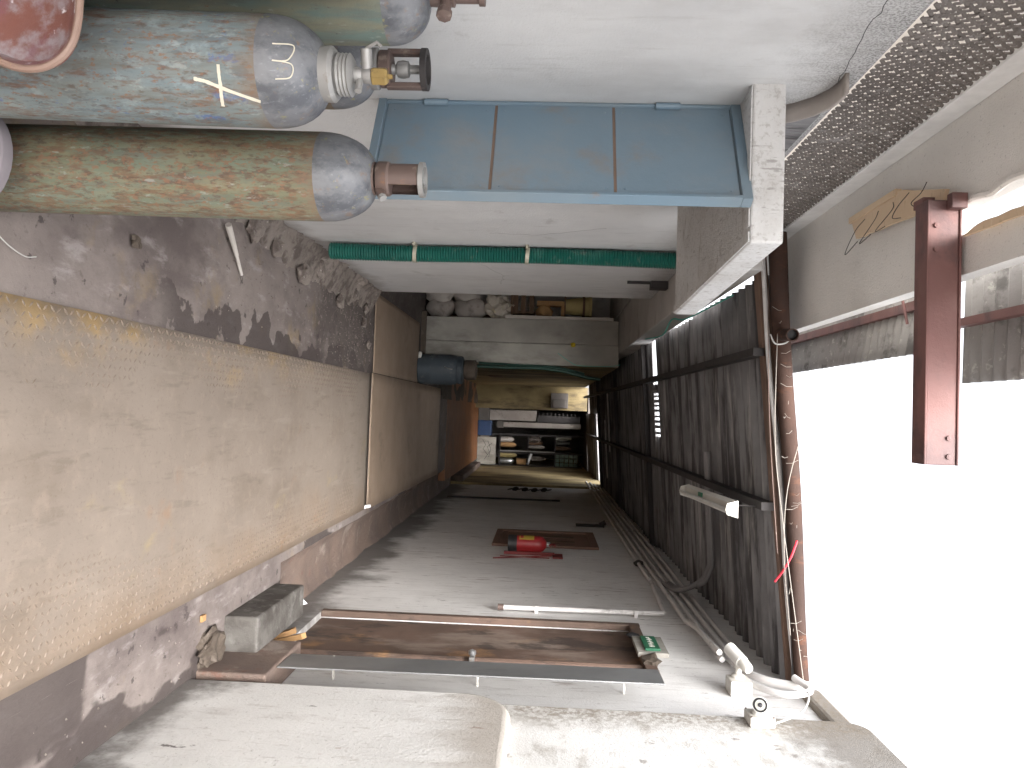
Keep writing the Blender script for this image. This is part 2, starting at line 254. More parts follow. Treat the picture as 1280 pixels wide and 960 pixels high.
# ------------------------------------------------------------------ mesh helpers
class MB:
    def __init__(s): s.v = []; s.f = []
    def add(s, vs, fs):
        o = len(s.v); s.v += [tuple(v) for v in vs]; s.f += [tuple(i + o for i in f) for f in fs]; return s
    def box(s, x0, y0, z0, x1, y1, z1, rot=None, piv=None):
        vs = [Vector((x, y, z)) for z in (z0, z1) for y in (y0, y1) for x in (x0, x1)]
        if rot is not None:
            p = Vector(piv) if piv else Vector(((x0 + x1) / 2, (y0 + y1) / 2, (z0 + z1) / 2))
            vs = [rot @ (v - p) + p for v in vs]
        return s.add(vs, [(0, 2, 3, 1), (4, 5, 7, 6), (0, 1, 5, 4), (2, 6, 7, 3), (0, 4, 6, 2), (1, 3, 7, 5)])
    def tube(s, pts, r, seg=10, caps=True, rad=None):
        pts = [Vector(p) for p in pts]; n = len(pts); o = len(s.v); prev = None
        for i, p in enumerate(pts):
            t = (pts[min(i + 1, n - 1)] - pts[max(i - 1, 0)]).normalized()
            if prev is None:
                a = Vector((0, 0, 1)) if abs(t.z) < .9 else Vector((1, 0, 0)); u = t.cross(a).normalized()
            else: u = (prev - t * prev.dot(t)).normalized()
            prev = u; w_ = t.cross(u); rr = rad[i] if rad else r
            for k in range(seg):
                a = 2 * math.pi * k / seg; s.v.append(tuple(p + (u * math.cos(a) + w_ * math.sin(a)) * rr))
        for i in range(n - 1):
            for k in range(seg):
                a = o + i * seg + k; b = o + i * seg + (k + 1) % seg; s.f.append((a, a + seg, b + seg, b))
        if caps: s.f.append(tuple(o + k for k in range(seg))); s.f.append(tuple(o + (n - 1) * seg + k for k in reversed(range(seg))))
        return s
    def lathe(s, prof, c, seg=32, axis=None, a0=0, a1=360):
        """prof = [(r, h)] about axis (default +Z) through c"""
        ax = Vector(axis or (0, 0, 1)).normalized(); h = Vector((1, 0, 0)) if abs(ax.x) < .9 else Vector((0, 1, 0))
        u = (h - ax * h.dot(ax)).normalized(); w_ = ax.cross(u); c = Vector(c); o = len(s.v); full = a1 - a0 >= 360
        cols = seg if full else seg + 1
        for (r, z) in prof:
            for k in range(cols):
                a = R(a0 + (a1 - a0) * k / seg); s.v.append(tuple(c + ax * z + (u * math.cos(a) + w_ * math.sin(a)) * r))
        for i in range(len(prof) - 1):
            for k in range(seg):
                a = o + i * cols + k; b = o + i * cols + (k + 1) % cols; s.f.append((a, b, b + cols, a + cols))
        if full:
            if prof[0][0] > 1e-4: s.f.append(tuple(o + k for k in reversed(range(seg))))
            if prof[-1][0] > 1e-4: s.f.append(tuple(o + (len(prof) - 1) * cols + k for k in range(seg)))
        return s
    def prism(s, poly, ax, a, b):
        """polygon (2D) extruded along axis ax from a to b; the 2D coords are the other two axes in order"""
        def p(q, h):
            q = list(q); q.insert(ax, h); return tuple(q)
        n = len(poly); vs = [p(q, a) for q in poly] + [p(q, b) for q in poly]
        return s.add(vs, [tuple(range(n)), tuple(reversed(range(n, 2 * n)))] + [(i, i + n, (i + 1) % n + n, (i + 1) % n) for i in range(n)])
    def build(s, name, mat, parent=None, smooth=False, bevel=0, origin=None, bseg=2):
        me = bpy.data.meshes.new(name); org = Vector(parent['_o']) if parent else Vector(origin or (0, 0, 0))
        me.from_pydata([tuple(Vector(v) - org) for v in s.v], [], s.f); me.validate()
        bm = bmesh.new(); bm.from_mesh(me); bmesh.ops.recalc_face_normals(bm, faces=bm.faces)
        if getattr(s, 'up', False) and sum(f_.normal.z for f_ in bm.faces) < 0: bmesh.ops.reverse_faces(bm, faces=bm.faces)
        bm.to_mesh(me); bm.free()
        o = bpy.data.objects.new(name, me); C.objects.link(o); me.materials.append(M[mat] if isinstance(mat, str) else mat)
        if smooth:
            for p in me.polygons: p.use_smooth = True
        if bevel:
            b = o.modifiers.new('bevel', 'BEVEL'); b.width = bevel; b.segments = bseg; b.limit_method = 'ANGLE'; b.angle_limit = R(40)
        if smooth:
            try: me.set_sharp_from_angle(angle=R(38))
            except Exception: pass
        if parent: o.parent = parent; o['_o'] = tuple(org)
        else: o.location = org; o['_o'] = tuple(org)
        return o
def B(name, mat, x0, y0, z0, x1, y1, z1, parent=None, bevel=0, **k):
    o = None if parent else k.pop('origin', ((x0 + x1) / 2, (y0 + y1) / 2, min(z0, z1)))
    return MB().box(x0, y0, z0, x1, y1, z1, k.pop('rot', None), k.pop('piv', None)).build(name, mat, parent, bevel=bevel, origin=o, **k)
def tag(o, label, cat, group=None):
    o['label'] = label; o['category'] = cat
    if group: o['group'] = group
    return o
def struct(o): o['kind'] = 'structure'; return o
def stuff(o): o['kind'] = 'stuff'; return o
def thing(name, loc, label, cat, group=None):
    o = bpy.data.objects.new(name, None); C.objects.link(o); o.location = loc; o['_o'] = tuple(loc); o.empty_display_size = .1
    return tag(o, label, cat, group)
def arc(p0, p1, p2, n=8):
    p0, p1, p2 = Vector(p0), Vector(p1), Vector(p2)
    return [(1 - t) ** 2 * p0 + 2 * t * (1 - t) * p1 + t * t * p2 for t in [i / n for i in range(n + 1)]]
def smoothpath(pts, n=6):
    """Catmull-Rom"""
    P = [Vector(p) for p in pts]; P = [2 * P[0] - P[1]] + P + [2 * P[-1] - P[-2]]; out = []
    for i in range(1, len(P) - 2):
        for k in range(n):
            t = k / n; a, b, c, d = P[i - 1:i + 3]
            out.append(.5 * (2 * b + (c - a) * t + (2 * a - 5 * b + 4 * c - d) * t * t + (3 * b - a - 3 * c + d) * t ** 3))
    return out + [P[-2]]
def sheet(f, us, vs):
    m = MB(); m.up = True; nv = len(vs); m.v = [tuple(f(u, v)) for u in us for v in vs]
    m.f = [(i * nv + j, (i + 1) * nv + j, (i + 1) * nv + j + 1, i * nv + j + 1) for i in range(len(us) - 1) for j in range(nv - 1)]
    return m
def lin(a, b, n): return [a + (b - a) * i / n for i in range(n + 1)]
def solid(o, th, off=-1):
    s = o.modifiers.new('solid', 'SOLIDIFY'); s.thickness = th; s.offset = off; return o
def lump(c, r, seed=0, sq=(1, 1, 1), amp=.35, freq=1.6, sub=2):
    bm = bmesh.new(); bmesh.ops.create_icosphere(bm, subdivisions=sub, radius=1)
    m = MB()
    for v in bm.verts:
        p = v.co.normalized(); k = 1 + amp * mnoise.noise(p * freq + Vector((seed * 3.1, seed * 1.7, seed)))
        m.v.append((c[0] + p.x * k * r * sq[0], c[1] + p.y * k * r * sq[1], c[2] + p.z * k * r * sq[2]))
    m.f = [tuple(v.index for v in f.verts) for f in bm.faces]; bm.free(); return m
def wall_yz(x0, x1, ys, zs, holes):
    """wall slab between x0 and x1 spanning grid lines ys, zs with rectangular holes (cells)"""
    m = MB()
    def hole(i, j): return i < 0 or j < 0 or i >= len(ys) - 1 or j >= len(zs) - 1 or (i, j) in holes
    for i in range(len(ys) - 1):
        for j in range(len(zs) - 1):
            if hole(i, j): continue
            a, b, c, d = ys[i], ys[i + 1], zs[j], zs[j + 1]
            m.add([(x0, a, c), (x0, b, c), (x0, b, d), (x0, a, d)], [(0, 1, 2, 3)])
            m.add([(x1, a, c), (x1, b, c), (x1, b, d), (x1, a, d)], [(3, 2, 1, 0)])
            if hole(i - 1, j): m.add([(x0, a, c), (x1, a, c), (x1, a, d), (x0, a, d)], [(0, 1, 2, 3)])
            if hole(i + 1, j): m.add([(x0, b, c), (x1, b, c), (x1, b, d), (x0, b, d)], [(3, 2, 1, 0)])
            if hole(i, j - 1): m.add([(x0, a, c), (x0, b, c), (x1, b, c), (x1, a, c)], [(0, 1, 2, 3)])
            if hole(i, j + 1): m.add([(x0, a, d), (x0, b, d), (x1, b, d), (x1, a, d)], [(3, 2, 1, 0)])
    return m

# ================================================================== SETTING
WL, WR, WN = -1.05, 1.42, 1.36
g = MB().add([(-200, -200, -.3), (200, -200, -.3), (200, 200, -.3), (-200, 200, -.3)], [(0, 1, 2, 3)]).build('ground', 'ground'); struct(g)
def fl(x, y):
    v = Vector((x * 2.2, y * 2.2, .3))
    e = .007 * mnoise.noise(v) + .004 * mnoise.noise(v * 4)
    return (x, y, -.014 + e)
f = sheet(lambda x, y: fl(x, y), lin(-2.1, 1.0, 62), lin(-3.0, 12.6, 220)); fo = f.build('alley_floor', 'floor', smooth=True); struct(fo)
f2 = sheet(lambda x, y: fl(x, y) if y < 4.75 else (x, y, -.13), lin(1.0, 1.46, 12), lin(-3.0, 4.74, 110))
struct(f2.build('alley_floor_margin', 'floor', smooth=True))
# gutter along the right wall: lip, bed
def gut(u, v):
    x = [1.0, 1.02, 1.05, 1.12, 1.24, 1.36, 1.45][u]; z = [-.016, -.03, -.085, -.13, -.145, -.14, -.10][u]
    q = Vector((x * 3, v * 2.5, 1.7)); return (x + .03 * mnoise.noise(q) * (u > 0), v, z + .03 * mnoise.noise(q * 2) * (u > 0))
struct(sheet(gut, range(7), lin(4.745, 15, 150)).build('gutter', 'gutter', smooth=True))
struct(B('floor_base', 'ground', -2.3, -3.0, -.28, 1.7, 23, -.2, origin=(0, 0, -.28)))
rf = struct(B('lit_rust_floor', 'lit_rust_floor', -.62, 12.6, -.12, 1.2, 18.6, -.008, origin=(0, 0, -.12)))
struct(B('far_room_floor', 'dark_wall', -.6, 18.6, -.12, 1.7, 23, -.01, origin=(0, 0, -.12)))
stuff(tag(sheet(lambda x, y: (x, y, -.03 + .09 * max(0, mnoise.noise(Vector((x * 3, y * 2, 5))) + .35)), lin(-.62, -.15, 10), lin(11.7, 17.8, 60)).build('mud', 'mud', smooth=True), 'dark heaped mud along the foot of the yellow wall', 'mud'))

# steel floor plates
def plate(name, x0, x1, y0, y1, label, mat='plate', skew=0.0, lugs=None):
    t = thing(name, (0, 0, 0), label, 'floor plate', 'steel floor plates')
    rr = random.Random(3)
    m = sheet(lambda x, y: (x + skew * (y - y0) * (1 if x > 0 else 0), y, .004 + .003 * mnoise.noise(Vector((x * 1.5, y * 1.2, 0)))), lin(x0, x1, 14), lin(y0, y1, 60))
    o = m.build('sheet', mat, t, smooth=True); solid(o, .007)
    if lugs:
        mm = MB(); P = .034
        ny = int((lugs - y0) / P); nx = int((x1 - x0) / P)
        for i in range(nx):
            for j in range(ny):
                x = x0 + (i + .5) * P; y = max(y0, .9) + (j + .5) * P
                if y > lugs: break
                edge = min(x - x0, (x1 - x) * .9); wear = max(0, min(1, 1.0 - edge / .22 + .8 * mnoise.noise(Vector((x * 4, y * 2.5, 2))) + .4 * mnoise.noise(Vector((x * 13, y * 9, 5)))))
                h = .0006 + .0034 * wear
                if wear < .10: continue
                a = R(45 if (i + j) % 2 else -45) + rr.uniform(-.05, .05); L, W = .0150, .0046; ca, sa = math.cos(a), math.sin(a)
                zz = .004 + .003 * mnoise.noise(Vector((x * 1.5, y * 1.2, 0)))
                q = [(-L, 0), (0, -W), (L, 0), (0, W)]
                vs = [(x + u * ca - v * sa, y + u * sa + v * ca, zz) for u, v in q] + [(x + .55 * (u * ca - v * sa), y + .55 * (u * sa + v * ca), zz + h) for u, v in q]
                mm.add(vs, [(0, 1, 5, 4), (1, 2, 6, 5), (2, 3, 7, 6), (3, 0, 4, 7), (4, 5, 6, 7)])
        stuff(mm.build('raised_lug', 'lug', t))
    return t
plate('floor_plate', -.295, .905, -1.5, 6.93, 'long worn chequered steel floor plate with yellow paint along its left edge', skew=.004, lugs=6.4)
plate('floor_plate', -.305, .95, 6.955, 11.62, 'second brown steel floor plate further down the dark alley', 'plate_dark', skew=.012)
plate('floor_plate', -1.06, -.312, 6.99, 9.45, 'small brown steel plate filling the side bay past the white wall', 'plate_dark')

# ================================================================== LEFT WALL AND WHAT IS ON IT
wl = thing('plaster_wall', (0, 0, 0), 'long white roughcast wall behind the gas cylinders, carrying the green hose', 'wall')
ys = [-3.0, 2.56, 3.62, 6.86]; zs = [-.15, 1.0, 2.2, 2.53]
wall_yz(WL - .24, WL, ys, zs, {(1, 1)}).build('wall', 'wall_white', wl)
B('window_recess', 'dark_wall', WL - .30, 2.5, .95, WL - .25, 3.7, 2.25, wl)  # dark sheet standing in for the unlit room behind the window
wf = MB()
for (a, b, c, d) in ((2.563, 2.60, 1.003, 2.197), (3.58, 3.617, 1.003, 2.197), (2.60, 3.58, 1.003, 1.04), (2.60, 3.58, 2.16, 2.197)): wf.box(WL - .15, a, c, WL - .09, b, d)
wf.build('window_frame', 'blue_frame', wl, bevel=.003)
# eroded plaster skirting along its foot
def skirt(u, v):
    prof = [(.0, .085), (.025, .075), (.06, .045), (.11, .022), (.17, .004), (.24, -.02)][u]
    fade = min(1, max(.12, (v - 3.6) / 1.2)); q = Vector((u * .7, v * 6, 3)); k = (1 + .6 * mnoise.noise(q) + .3 * mnoise.noise(q * 2.7)) * fade
    return (WL + .002 + prof[0] * (.5 + .6 * k), v, prof[1] * k - (.0 if u < 4 else .012))
sk = sheet(skirt, range(6), lin(1.2, 6.86, 420)).build('skirting', 'rubble', wl, smooth=True)
sk['label'] = 'crumbling plaster skirting along the wall foot'

def crack(parent, x, pts, rad=.0016, nm='crack', amp=.012, seed=0):
    P = []
    for i in range(len(pts) - 1):
        for k in range(10):
            t = k / 10; y = pts[i][0] * (1 - t) + pts[i + 1][0] * t; z = pts[i][1] * (1 - t) + pts[i + 1][1] * t
            q = Vector((y * 7, z * 7, seed)); P.append((x, y + amp * mnoise.noise(q * 2.3), z + amp * mnoise.noise(q * 3.1 + Vector((4, 2, 1)))))
    MB().tube(P, rad, 4).build(nm, 'darkiron', parent)
crack(wl, WL, [(1.7, 2.40), (2.05, 2.43), (2.38, 2.475)], .0012, seed=1)
crack(wl, WL, [(4.3, 1.9), (4.5, 1.5), (4.45, 1.2)], .0007, seed=2, amp=.03); crack(wl, WL, [(5.4, 1.1), (5.9, 1.25), (6.3, 1.2)], .0007, seed=3, amp=.03)
# blue shutter, swung open across the alley
sh = thing('window_shutter', (WL, 2.545, 1.0), 'blue painted steel window shutter of three panels, swung open from the white wall', 'shutter')
h0, h1 = Vector((WL + .004, 2.545, 0)), Vector((-.672, 2.352, 0)); du = (h1 - h0).normalized(); nn = Vector((du.y, -du.x, 0))  # nn faces the camera
L = (h1 - h0).length
def shp(u, n_, z): p = h0 + du * u + nn * n_; return (p.x, p.y, z)
def shbox(m, u0, u1, n0, n1, z0, z1):
    m.add([shp(u, n_, z) for z in (z0, z1) for n_ in (n0, n1) for u in (u0, u1)], [(0, 2, 3, 1), (4, 5, 7, 6), (0, 1, 5, 4), (2, 6, 7, 3), (0, 4, 6, 2), (1, 3, 7, 5)]); return m
zc = [1.03, 1.405, 1.80, 2.19]
for i in range(3):
    p = shbox(MB(), .012, L - .012, -.004, .0, zc[i] + .0045, zc[i + 1] - .0045).build('panel', 'blue', sh, bevel=.002)
for z in zc[1:3]: shbox(MB(), .012, L - .012, -.012, -.002, z - .005, z + .005).build('seam', 'seam', sh)
fr = MB(); shbox(fr, 0, L, -.03, .012, 1.003, 1.03); shbox(fr, 0, L, -.03, .010, 2.19, 2.222)
shbox(fr, L - .012, L, -.03, .014, 1.0301, 2.1899); shbox(fr, 0, .012, -.03, .008, 1.0301, 2.1899)
fr.build('frame', 'blue_frame', sh, bevel=.002)
for i in range(3):
    for zz in (zc[i] + .03, zc[i + 1] - .03):
        for u in (.04, L - .04): MB().lathe([(.004, 0), (.003, .002), (0, .0025)], shp(u, .0002, zz), 8, axis=tuple(nn)).build('rivet', 'blue_frame', sh)
for z in (1.2, 1.98): MB().tube([(WL + .012, 2.53, z - .04), (WL + .012, 2.53, z + .04)], .011, 10).build('hinge', 'blue_frame', sh)

# concrete shade over the window
cs = thing('concrete_canopy', (WL, 2.4, 2.2), 'weathered white concrete shade slab jutting over the blue shutter', 'shade slab')
sm = MB().prism([(WL - .1, 2.375), (-.548, 2.375), (-.50, 3.74), (WL - .1, 3.74)], 2, 2.222, 2.325); sm.build('slab', 'slab', cs, bevel=.008)
dr = MB(); dr.box(WL + .002, 2.378, 2.2165, -.60, 2.41, 2.221); dr.prism([(-.585, 2.378), (-.552, 2.378), (-.505, 3.737), (-.54, 3.737)], 2, 2.2165, 2.221)
dr.build('drip_edge', 'slab', cs, bevel=.001)

# ventilation mesh above the wall, white band, soffit
ms = thing('mesh_screen', (WL, 3, 2.53), 'dusty brown expanded metal screen above the white wall', 'mesh screen')
mm = MB(); P, Q = .034, .021
for j in range(17):
    for i in range(int(5.0 / P)):
        y = -.2 + (i + (.5 if j % 2 else 0)) * P; z = 2.54 + j * Q
        for s_ in (-1, 1):      # two slanted strands of a diamond
            a, b = (y, z), (y + s_ * P * .5, z + Q); th = .0036
            jx = random.uniform(-.003, .003); th = random.uniform(.0036, .0052)
            mm.add([(WL - .003 + jx, a[0] - th, a[1]), (WL - .003 + jx, a[0] + th, a[1]), (WL + .004 + jx, b[0] + th, b[1] - .004), (WL + .004 + jx, b[0] - th, b[1] - .004),
                    (WL - .007 + jx, a[0] - th, a[1] + .006), (WL - .007 + jx, a[0] + th, a[1] + .006), (WL + .0 + jx, b[0] + th, b[1] + .004), (WL + .0 + jx, b[0] - th, b[1] + .004)],
                   [(0, 1, 2, 3), (4, 7, 6, 5), (0, 4, 5, 1), (2, 6, 7, 3), (1, 5, 6, 2), (0, 3, 7, 4)])
stuff(mm.build('metal_strand', 'mesh', ms))
sb = thing('overhanging_slab', (WL, 2.5, 2.87), 'rough grey plastered overhang with white edge band, above the mesh', 'overhang')
MB().box(WL - .1, -3.0, 2.875, WL + .012, 4.9, 2.965).build('edge_band', 'band', sb, bevel=.006)
# soffit with a broken-out hole (grid with missing cells)
so = wall_yz(2.966, 3.03, [-3.0, 1.9, 2.62, 4.9], [-1.62, -.735, -.635, -.50], {(1, 1)})  # unseen rear and left ends sized to shade the foreground and mesh
so.v = [(v[2], v[1], v[0]) for v in so.v]; so.build('soffit', 'soffit', sb)
# thick ragged lip where the plaster broke away
lip = MB().tube([(-.735 + .014 * mnoise.noise(Vector((0, y * 9, 1))), y, 2.962 + .006 * mnoise.noise(Vector((3, y * 14, 1)))) for y in lin(1.95, 2.66, 30)], .011, 6)
lip.build('broken_edge', 'soffit', sb, smooth=True)
# hanging plywood
pw = thing('hanging_plywood', (-.85, 3.0, 2.94), 'splintered pale plywood board hanging from the overhang beside the red beam', 'board')
def ragged(pts, seed):
    out = []
    for i in range(len(pts)):
        a, b = Vector(pts[i]), Vector(pts[(i + 1) % len(pts)]); n_ = max(1, int((b - a).length / .035))
        for k in range(n_):
            p = a.lerp(b, k / n_); j = .006 if k else 0
            out.append((p.x + j * mnoise.noise(Vector((k * 1.7, i, seed))), p.y + j * mnoise.noise(Vector((i, k * 2.3, seed)))))
    return out
pm = MB().prism(ragged([(-.885, 3.40), (-.905, 2.98), (-.80, 2.60), (-.742, 2.63), (-.775, 2.93), (-.80, 3.34)], 2), 2, 2.905, 2.918)
pm.v = [(x, y, z + .03 + (x + .9) * -.05) for x, y, z in pm.v]; pm.build('board', 'ply', pw)
MB().box(-.91, 2.97, 2.928, -.885, 3.42, 2.952).build('splintered_edge', 'ply', pw)
for k in range(5):
    y = 2.72 + .13 * k; MB().tube(smoothpath([(-.86, y, 2.925), (-.82, y + .05 * math.sin(k * 2), 2.905), (-.80 + .02 * k, y + .06, 2.90 - .008 * k), (-.77, y + .02, 2.905)]), .0016, 5).build('loose_wire', 'darkiron', pw)
p2 = thing('plywood_strip', (-.62, 2.4, 2.94), 'narrow pale plywood strip beside the hole in the overhang', 'board')
MB().prism(ragged([(-.63, 1.95), (-.60, 1.95), (-.615, 2.5), (-.635, 2.42)], 5), 2, 2.935, 2.948).build('board', 'ply', p2)
# red beam
bt = thing('red_beam', (-.3, 2.58, 2.84), 'red oxide steel beam end jutting out under the white sky', 'beam')
bm_ = MB(); bm_.box(-.745, 2.535, 2.84, .128, 2.622, 2.848); bm_.box(-.745, 2.535, 2.944, .128, 2.622, 2.952); bm_.box(-.745, 2.541, 2.848, .128, 2.548, 2.944); bm_.box(.1, 2.548, 2.848, .107, 2.618, 2.944)
bm_.build('beam', 'redsteel', bt, bevel=.003)
MB().box(-.76, 2.50, 2.90, -.71, 2.534, 2.95).build('cleat', 'redsteel', bt, bevel=.002)
MB().box(-.78, 2.63, 2.87, -.75, 2.70, 2.91).build('cleat', 'redsteel', bt, bevel=.002)
for bx_ in (-.66, -.58, .04, .10): MB().lathe([(.009, 0), (.009, .006), (0, .007)], (bx_, 2.5409, 2.87 + .05 * (abs(bx_) < .2)), 6, axis=(0, -1, 0)).build('bolt', 'redsteel', bt)
# corrugated eaves beyond the overhang
def corr(name, mat, x0, x1, y0, y1, zf, pitch=.076, amp=.010, parent=None, seg=6, sag=0, nx=6):
    ny = max(2, int((y1 - y0) / pitch * seg))
    m = sheet(lambda x, y: (x, y, zf(x, y) + amp * math.sin(2 * math.pi * (y - y0) / pitch)), lin(x0, x1, nx), lin(y0, y1, ny))
    o = m.build(name, mat, parent, smooth=True); solid(o, .006, 1); return o
ev = thing('eave_roof', (-.5, 4.2, 3.1), 'far corrugated eave with red purlin beyond the overhang', 'eave')
zf = lambda x, y: 3.12 + .30 * (-.36 - x) + .0 * y
corr('corrugated_sheet', 'corr_lt', -.62, -.30, 3.20, 6.2, lambda x, y: 3.19 - .18 * (x + .5), parent=ev)
MB().prism([(-.53, 3.16), (-.49, 3.16), (-.49, 3.205), (-.53, 3.205)], 1, 3.1, 6.2).build('purlin', 'redsteel', ev)
corr('corrugated_sheet', 'corr_br', -.80, -.535, 3.30, 6.2, lambda x, y: 3.215 - .1 * (x + .5), parent=ev, pitch=.04, amp=.005)
MB().box(-.60, 3.30, 3.10, -.55, 3.34, 3.24).build('bracket', 'timber', ev)
MB().tube([(-.55, 3.31, 3.115), (-.43, 3.31, 3.14)], .006, 6).build('tie_rod', 'redsteel', ev)
ev2 = thing('eave_roof', (-.3, 2.7, 3.1), 'near corrugated eave above the red beam, sooty grey with a purlin', 'eave')
corr('corrugated_sheet', 'corr_lt', -.60, -.165, -3.0, 2.97, lambda x, y: 3.20 - .02 * (x + .5), parent=ev2)  # unseen stretch behind the camera added to shade the foreground
MB().prism([(-.405, 3.145), (-.375, 3.145), (-.375, 3.185), (-.405, 3.185)], 1, -3.0, 2.98).build('purlin', 'redsteel', ev2)
# curved sheet offcut on the wall head
cv = MB(); pts = [(.0, .0), (.02, .03), (.05, .05), (.09, .06), (.13, .055), (.16, .04)]
o = sheet(lambda u, v: (WL + .06 * v + .0, 2.56 - pts[u][0] * 1.7, 2.335 + pts[u][1] * 1.5 + .05 * u * .35), range(6), [0, .5, 1]).build('curved_offcut', 'sack', None, smooth=True, origin=(WL, 2.45, 2.34)); solid(o, .012)
tag(o, 'curved broken cement sheet offcut lodged above the window shade', 'offcut')
corner = tag(MB().box(WL - .02, 2.58, 2.335, WL + .012, 4.3, 2.50).build('shade_board', 'corr', None, origin=(WL, 3.4, 2.335)), 'dark board standing in for shade along the wall head above the window slab', 'board')  # dark board stands in for the shade on the wall head
# green suction hose with ribs
hz = thing('suction_hose', (WL + .055, 4.85, .19), 'thick ribbed green suction hose tied upright to the white wall', 'hose')
pr = []; z = .19; k = 0
while z < 2.46:
    pr.append((.0545 if k % 2 else .0465, z)); z += .0085; k += 1
hm = MB().lathe([(.03, .19)] + pr + [(.03, 2.46)], (0, 0, 0), 20)
hm.v = [(x + WL + .058 + .004 * math.sin(z * 3.1), y + 4.80 + .02 * z + .012 * math.sin(z * 2.2), z) for x, y, z in hm.v]; hm.build('ribbed_tube', 'hose', hz, smooth=False)
for z in (.74, 1.46):
    cx, cy = WL + .058 + .004 * math.sin(z * 3.1), 4.80 + .02 * z + .012 * math.sin(z * 2.2)
    t_ = MB().lathe([(.0545, -.012), (.058, -.012), (.058, .012), (.0545, .012), (.0545, -.012)], (cx, cy, z), 20, axis=(.06, .05, 1)); t_.box(WL, cy - .075, z - .01, WL + .02, cy + .075, z + .01); t_.build('tie', 'tie', hz)
# bracket under the beam
br = tag(MB().box(WL, 5.95, 2.22, WL + .02, 5.98, 2.46).box(WL, 5.92, 2.40, WL + .06, 6.02, 2.53).build('iron_bracket', 'darkiron', None, origin=(WL, 5.96, 2.22)), 'small dark iron bracket at the wall head past the hose', 'bracket')

# ================================================================== ALCOVE, PARTITION, LEFT SIDE BEYOND
lb = tag(MB().box(-1.30, 4.0, 2.535, -.78, 18, 2.72).build('concrete_beam', 'concrete', None, origin=(-1.04, 11, 2.535), bevel=.01), 'long concrete beam running under the left edge of the corrugated roof', 'beam')
al = thing('alcove_wall', (-1.8, 8.4, 0), 'dim plastered walls and ceiling round the side bay', 'wall')
B('back_wall', 'wall_grey', -2.2, 6.62, -.1, -2.1, 11.4, 2.53, al); B('end_wall', 'wall_grey', -2.1, 11.3, -.1, -.6, 11.4, 2.53, al)
B('near_wall', 'wall_grey', -2.1, 6.62, -.1, -1.292, 6.80, 2.53, al); B('ceiling', 'concrete', -2.2, 6.62, 2.532, -1.305, 11.4, 2.62, al)
pt = thing('partition', (-.87, 9.75, 0), 'two grimy grey upright boards closing the side bay behind the blue drum', 'partition')
B('board', 'board_grey', -1.19, 9.75, -.02, -.88, 9.81, 2.52, pt, bevel=.006); B('board', 'board_grey', -.876, 9.735, -.02, -.60, 9.80, 2.53, pt, bevel=.012)
B('edge_strip', 'sack_lt', -1.235, 9.74, 1.06, -1.192, 9.82, 2.45, pt, bevel=.004)
B('foot', 'mud', -1.25, 9.70, -.02, -.62, 9.734, .05, pt, bevel=.01)
def sack(x, y, z, sx, sy, sz, mat, label, seed):
    m = lump((x, y, z + sz), 1, seed, (sx, sy, sz), .22, 1.7, 3)
    m.v = [(a, b, z + max(0, c - z)) for a, b, c in m.v]
    return tag(m.build('stuffed_sack', mat, None, smooth=True, origin=(x, y, z)), label, 'sack', 'sacks stacked in the side bay')
sack(-1.33, 9.95, .0, .14, .16, .19, 'sack', 'dark grey stuffed sack on the floor of the side bay', 1)
sack(-1.50, 9.9, .0, .13, .16, .18, 'sack_lt', 'pale crumpled sack at floor level by the white wall end', 2)
sack(-1.33, 9.95, .38, .15, .16, .21, 'sack', 'brown-grey stuffed sack, upper one beside the grey partition', 3)
sack(-1.50, 9.93, .37, .12, .15, .17, 'sack_lt', 'pale pinkish sack squeezed at the top against the white wall', 4)
pb = lump((-1.34, 9.93, .97), 1, 9, (.17, .13, .17), .6, 2.6, 3)
tag(pb.build('polythene_bag', 'poly', None, origin=(-1.34, 9.93, .8)), 'shiny crumpled polythene bag on top of the sacks', 'bag')
shf = thing('storage_shelf', (-1.5, 10.1, 1.05), 'dark wooden shelf of junk in the side bay', 'shelf')
B('shelf_board', 'brownwood', -1.9, 9.9, 1.12, -1.26, 10.5, 1.15, shf); B('upright', 'brownwood', -1.30, 10.3, 0, -1.26, 10.36, 2.4, shf); B('upright', 'brownwood', -1.9, 10.3, 0, -1.86, 10.36, 2.4, shf)
crt = thing('wooden_crate', (-1.4, 10, 1.16), 'dark brown open wooden crate on the junk shelf', 'crate')
for z in (1.152, 1.25, 1.36): B('slat', 'brownwood', -1.62, 9.95, z, -1.28, 9.97, z + .06, crt, bevel=.003)
for x in (-1.62, -1.32): B('end_panel', 'brownwood', x, 9.975, 1.152, x + .03, 10.25, 1.44, crt)
tag(lump((-1.33, 10.02, 1.56), .1, 4, (1, 1, 1.1), .3).build('brown_bundle', 'plank', None, smooth=True, origin=(-1.33, 10.02, 1.45)), 'round brown bundle on the junk shelf crate', 'bundle')
tag(MB().box(-1.46, 9.95, 1.46, -1.40, 10.1, 1.78).box(-1.46, 9.95, 1.78, -1.26, 10.1, 1.82).build('wooden_bracket', 'plank', None, origin=(-1.4, 10, 1.46)), 'angled brown timber offcut standing on the junk shelf', 'offcut')
bk = thing('yellow_bucket', (-1.38, 10.0, 1.84), 'yellowed plastic bucket lying high in the side bay', 'bucket')
MB().lathe([(.10, 1.84), (.13, 2.14), (.14, 2.15), (.14, 2.18), (.125, 2.18), (.095, 1.88)], (-1.40, 10.02, 0), 24).build('body', 'yellow_plastic', bk, smooth=True)
MB().lathe([(.142, 2.06), (.146, 2.06), (.146, 2.09), (.142, 2.09)], (-1.40, 10.02, 0), 24).build('band', 'brownwood', bk)
B('bucket_ledge', 'brownwood', -1.6, 9.95, 1.822, -1.26, 10.2, 1.838, shf)
